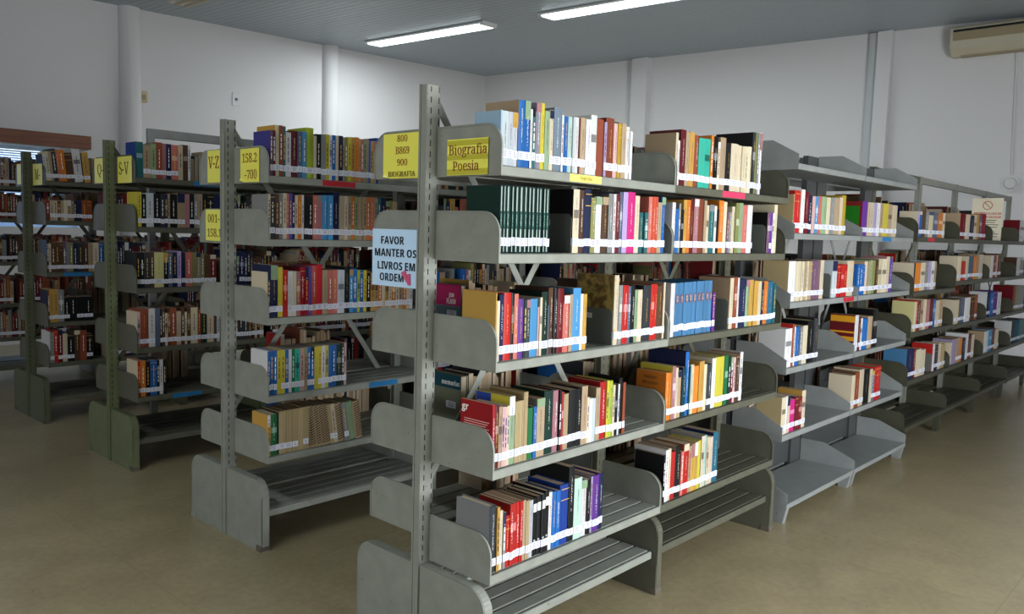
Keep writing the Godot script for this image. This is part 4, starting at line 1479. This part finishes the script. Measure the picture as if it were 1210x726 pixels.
	row_of_books(spot("B", 0, 1), "158.2 bay", "second", 2, "cream/gray 16 202, darkgray 24 204, brown 19 201, gray 21 206, cream 18 210, salmon 12 210, violet 18 211, navy 14 209, cream 17 203, orange 21 204, white 11 208, black 24 203, black 25 204, salmon 24 209, rose 27 210, skyblue 35 212, skyblue 27 213, navy 40 229, beige 27 213, cream 21 214, tan 21 215, orange 21 213, sage 17 214, tan 34 213, tan 19 214, orange 24 215, salmon 25 216, tan 21 214, teal 21 215, navy 32 217, brown 23 202, olive 21 203, tan 30 201")
	row_of_books(spot("B", 0, 2), "158.2 bay", "third", 3, "navy/cream 16 209, navy/navy 37 241, yellow 25 231, red 27 218, white 29 211, cream 16 210, rose 22 210, crimson/darkred 27 228, crimson 20 229, violet 17 232, coral 29 235, hotred 32 240, tan 30 214, salmon 28 214, salmon 28 213, palegray 42 213, black/black 30 229, skyblue 21 215, blue 25 218, lime 17 211, blue 22 211, yellow 19 210, black 25 216, gold 27 195, tan 22 191, orange 23 187, cream 20 183, gold 26 179, cream 18 179, orange 28 175, cream 21 171, tan 27 166, orange 24 162, cream 24 158, white 19 155")
	row_of_books(spot("B", 0, 3), "158.2 bay", "fourth", -6, "blue/white 26 206, blue 15 206, blue 18 207, yellow 21 206, yellow 21 206, blue 19 205, white 18 205, green 16 205, turquoise 28 205, pink 23 206, tan 18 207, blue 18 207, blue 21 207, yellow 21 207, yellow 20 207, white 20 208, yellow 18 208, blue 20 208, blue 28 208, darkgreen 32 208, darkgray 14 210, pink 14 212, BK 6 150")
	row_of_books(spot("B", 0, 4), "158.2 bay", "fifth", -23, "spiral/oldpaper 27 192, gold 15 195, green 35 196, black 9 200, oldpaper 33 203, oldpaper 40 204, oldpaper 31 205, oldpaper 27 205, oldpaper 31 207, spiral 22 205, spiral 26 205, spiral 30 204, spiral 23 204, spiral 29 203, oldpaper 19 202, cream 25 200, spiral 39 198, gray 27 198, sage 42 197, spiral 43 195", 9, 0.14)
	row_of_books(spot("C", 0, 0), "S-V bay", "top", 9, "teal/royal 44 208, tan 45 192, sage 32 206, rust 39 216, rose 23 212, navy 31 212, salmon 44 210, beige 29 211, brown 33 216, white 16 216, BK 4 150")
	row_of_books(spot("C", 0, 1), "S-V bay", "second", 15, "yellow/yellow 24 207, black 28 195, palegray 45 203, black 42 200, darkgray 25 201, navy 19 202, tan 14 203, black 47 202, tan 48 213, rose 30 209, black 30 211, gray 23 212, tan 31 214, black 34 215, black 39 214, navy 40 216")
	row_of_books(spot("C", 0, 2), "S-V bay", "third", 7, "black/black 21 213, black 24 213, darkgray 35 213, brown 25 213, paleyellow 59 213, black 28 213, slate 26 213, navy 29 213, lavender 26 221, navy 26 213, salmon 45 213, olive 27 213, gray 31 213, olive 22 206, brown 39 199, darkred 40 199")
	row_of_books(spot("C", 0, 3), "S-V bay", "fourth", -12, "pink/cream 35 219, rust 53 234, white 36 236, slate 32 234, black 11 227, brown 19 233, cream 18 203, brown 15 231, rust 40 233, beige 30 210, brown 23 230, cream 15 204, brown 24 232, cream 45 230, rust 23 214, darkgreen 39 204, cream 47 194, brown 20 193, palegray 19 185")
	row_of_books(spot("C", 0, 4), "S-V bay", "fifth", -17, "red/cream 38 219, orange 31 220, black 28 214, blue 41 218, black 16 216, white 23 216, black 18 216")
	row_of_books(spot("D", 0, 0), "M bay", "top", 7, "white/navy 18 192, cream 23 210, tan 19 212, darkgray 31 232, salmon 16 231, orange 41 230, brown 54 212, white 57 243, black 9 218, gold 45 224", 0, 0.10)
	row_of_books(spot("D", 0, 1), "M bay", "second", 6, "rust 27 145, beige 25 146, beige 27 147, brown 20 144, tan 21 145, cream 26 150, tan 24 152, tan 20 148, black 19 149, navy 34 155, rust 41 157, rust 33 158")
	row_of_books(spot("D", 0, 2), "M bay", "third", 1, "navy/slate 16 235, cream 16 210, brown 31 215, brown 24 215, brown 28 215, mauve 20 215, gray 24 215, olive 24 216, navy 33 216, darkgray 41 216, brown 33 217, tan 33 217, cream 42 217, blue 34 218")
	row_of_books(spot("D", 0, 3), "M bay", "fourth", -3, "rust/navy 18 236, gold 30 243, gold 29 243, gray 40 237, black 39 179, black 49 181, black 50 179, black 67 181")
	row_of_books(spot("D", 0, 4), "M bay", "fifth", -11, "white/white 24 232, gray 27 226, red 27 241, darkred 32 239, cream 32 210, black 49 189, brown 41 230, rust 46 223, black 46 197")
	# the far side of the racks and the rows behind
	var mixed := ["tan", "cream", "brown", "maroon", "navy", "black", "gray", "rust", "white", "olive", "red", "blue", "darkgreen", "beige", "gold", "salmon", "darkgray", "oldpaper"]
	var dark := ["black", "navy", "brown", "maroon", "darkgray", "rust", "darkred", "tan", "gray"]
	for row in ["A", "B", "C", "D", "E", "G", "H"]:
		for k in bays[row].size():
			var p := bay_at(row, k)
			for i in 5:
				if shelf_y(row, k, i) == 0.0 or row == "G" and i == 0:
					continue
				var y: float = shelf_y(row, k, i) + LIP
				var long: float = bays[row][k] - 0.03
				if row == "A" and i == 4:
					y = 0.4158 + LIP
				var tall: float = 0.07 if row == "H" and i == 1 else 0.0
				filler(Vector3(p.x, y, p.z), -1, [0.5, 0.42, 0.30, 0.33, 0.45][i] if row == "A" and k == 0 else 0.36 if k == 0 and row in ["B", "C", "D"] else 0.02, long * (1.0 if row == "E" else 0.55 + 0.45 * rng.randf()), mixed if row in ["A", "B", "H"] else dark, 0.175 + tall * 0.6, 0.235 + tall)
				if row in ["B", "C", "D", "E"] and (k > 0 or row == "E"):
					filler(Vector3(p.x, y, p.z), 1, 0.02, long * (1.0 if row == "E" and i < 3 else 0.6 + 0.4 * rng.randf()), mixed if row == "B" else dark, 0.19, 0.25)
	# what the single bays continue with, behind the front rack's post
	var q := bay_at("C", 0)
	for i in [0, 1, 2, 3]:
		filler(Vector3(q.x, heights.C[i] + LIP, q.z), 1, 0.56, 1.0, ["black", "navy", "brown", "tan", "darkgray"])
	q = bay_at("D", 0)
	for i in [0, 1, 2, 4]:
		filler(Vector3(q.x, heights.D[i] + LIP, q.z), 1, 0.42, 1.0, dark)

	# which show largest: thickness by height over the distance squared
	var eye := Vector3(-1.9, 1.5, 2.1)
	var ranked := []
	for b in books:
		if b.single:
			ranked.append([b.w * b.h / eye.distance_squared_to(b.xf.origin) * (1.6 if b.board else 1.0), b.id])
	ranked.sort_custom(func(m: Array, n: Array) -> bool: return m[0] > n[0])
	var chosen := {}
	for i in mini(MOST_SINGLE_BOOKS, ranked.size()):
		chosen[ranked[i][1]] = true
	var crowd := Crowd.new()
	for b in books:
		if chosen.has(b.id):
			single_book(b)
		else:
			crowd_book(crowd, b)
	lone_books()
	var o := Node3D.new()
	o.name = "shelved_books"
	add_child(o)
	o.set_meta("kind", "stuff")
	o.set_meta("label", "all the smaller books on the shelves of the rows behind and beyond")
	o.set_meta("category", "books")
	for kind in crowd.pieces:
		var mm := MultiMesh.new()
		mm.transform_format = MultiMesh.TRANSFORM_3D
		mm.use_colors = true
		mm.mesh = crowd.unit(kind).mesh()
		mm.instance_count = crowd.pieces[kind].size()
		for i in mm.instance_count:
			mm.set_instance_transform(i, crowd.pieces[kind][i][0])
			mm.set_instance_color(i, crowd.pieces[kind][i][1])
		var q2 := MultiMeshInstance3D.new()
		q2.name = kind
		q2.multimesh = mm
		q2.material_override = M.pages if kind == "page_blocks" else M.card
		q2.set_meta("kind", "stuff")
		o.add_child(q2)


# books that show through the gaps of the front rack, on its far side
func lone_books() -> void:
	var b := make_book("gray", "", 0.022, 0.215)
	b.xf = Transform3D(Basis(Vector3.UP, PI), Vector3(0.272, 1.0587 + LIP + 0.0022, -0.30))
	b.label = "book with pink and grey cover behind the gold book, third shelf"
	b.group = "books on the far side of the front bookcase"
	b.sticker = false
	b.d = 0.19
	var r := RandomNumberGenerator.new()
	far_book(b, "book", [[0.0, 0.62, Color(0.40, 0.47, 0.52)], [0.62, 1.0, Color(0.72, 0.13, 0.36)]], [["JIM", 0.80, 0.03], ["FLASH", 0.70, 0.05]], M.white_ink)
	b = make_book("darkteal", "", 0.035, 0.225)
	b.xf = Transform3D(Basis(Vector3.UP, PI), Vector3(0.285, 0.7002 + LIP + 0.0022, -0.30))
	b.label = "grey-green book with teal band reading memorias behind the red book"
	b.group = "books on the far side of the front bookcase"
	b.sticker = false
	b.d = 0.2
	far_book(b, "book", [[0.0, 0.76, Color(0.44, 0.45, 0.36)], [0.76, 1.0, Color(0.07, 0.27, 0.32)]], [["memorias", 0.86, 0.10]], M.white_ink)
	# a few lie flat on the second shelf
	b = make_book("white", "", 0.02, 0.20)
	b.xf = Transform3D(Basis(Vector3.UP, PI), Vector3(0.36, 1.6936 + LIP + 0.0022, -0.29))
	b.label = "white book on the top shelf behind the pale blue volumes"
	b.group = "books on the far side of the front bookcase"
	b.sticker = false
	b.d = 0.19
	far_book(b, "book", [[0.0, 1.0, Color(0.82, 0.82, 0.80)]], [], M.white_ink)
	var y := 1.4127 + LIP
	for k in [["flat black and orange book lying on the second shelf behind the dark green volumes", "orange", 0.045], ["flat teal book lying second in the pile on the second shelf", "teal", 0.018], ["flat grey book lying third in the pile on the second shelf", "gray", 0.03], ["flat red-spined book topmost in the pile on the second shelf", "red", 0.03]]:
		var c := make_book(k[1], "", k[2], 0.21)
		c.sticker = false
		c.label = k[0]
		c.group = "books lying flat on the second shelf"
		c.d = 0.15
		c.xf = Transform3D(Basis(Vector3.UP, -PI / 2) * Basis(Vector3.BACK, -PI / 2), Vector3(0.06, y + c.w + 0.0022, -0.30))
		c.xf = Transform3D(Basis(Vector3(0, -1, 0), Vector3(0, 0, 1), Vector3(-1, 0, 0)), Vector3(0.16, y + c.w + 0.0022, -0.30))
		single_book(c)
		y += c.w + 0.001


func far_book(b: Dictionary, called: String, bands: Array, texts: Array, ink: Material) -> void:
	var o := thing(called, b.label, "book", b.xf.origin, b.group)
	o.basis = b.xf.basis
	var s := Shape.new()
	cover_shape(s, b.w, b.h, b.d, true, tint[b.tone][1], bands[0][2])
	part("cover", s, M.card, o)
	s = Shape.new()
	pages_shape(s, b.w, b.h, b.d, true, b.page)
	part("pages", s, M.pages, o)
	# turned about, its board at x = w looks towards -x in the hall
	s = Shape.new()
	for k in bands:
		s.col = lin(k[2])
		s.quad(Vector3(b.w + 0.0005, b.h * k[0], 0), Vector3(b.w + 0.0005, b.h * k[0], -b.d), Vector3(b.w + 0.0005, b.h * k[1], -b.d), Vector3(b.w + 0.0005, b.h * k[1], 0))
	part("cover_panel", s, M.card, o)
	for k in texts:
		words(k[0], Vector3(b.w + 0.0010, b.h * k[1], -b.d * 0.72), 0.02, k[2], ink, o, sans, PI / 2)
	if texts.is_empty():
		return
	s = Shape.new()
	s.quad(Vector3(b.w + 0.001, b.h * 0.42, -b.d * 0.60), Vector3(b.w + 0.001, b.h * 0.42, -b.d * 0.88), Vector3(b.w + 0.001, b.h * 0.54, -b.d * 0.88), Vector3(b.w + 0.001, b.h * 0.54, -b.d * 0.60))
	part("cover_sticker", s, M.sticker, o, "white sticker")
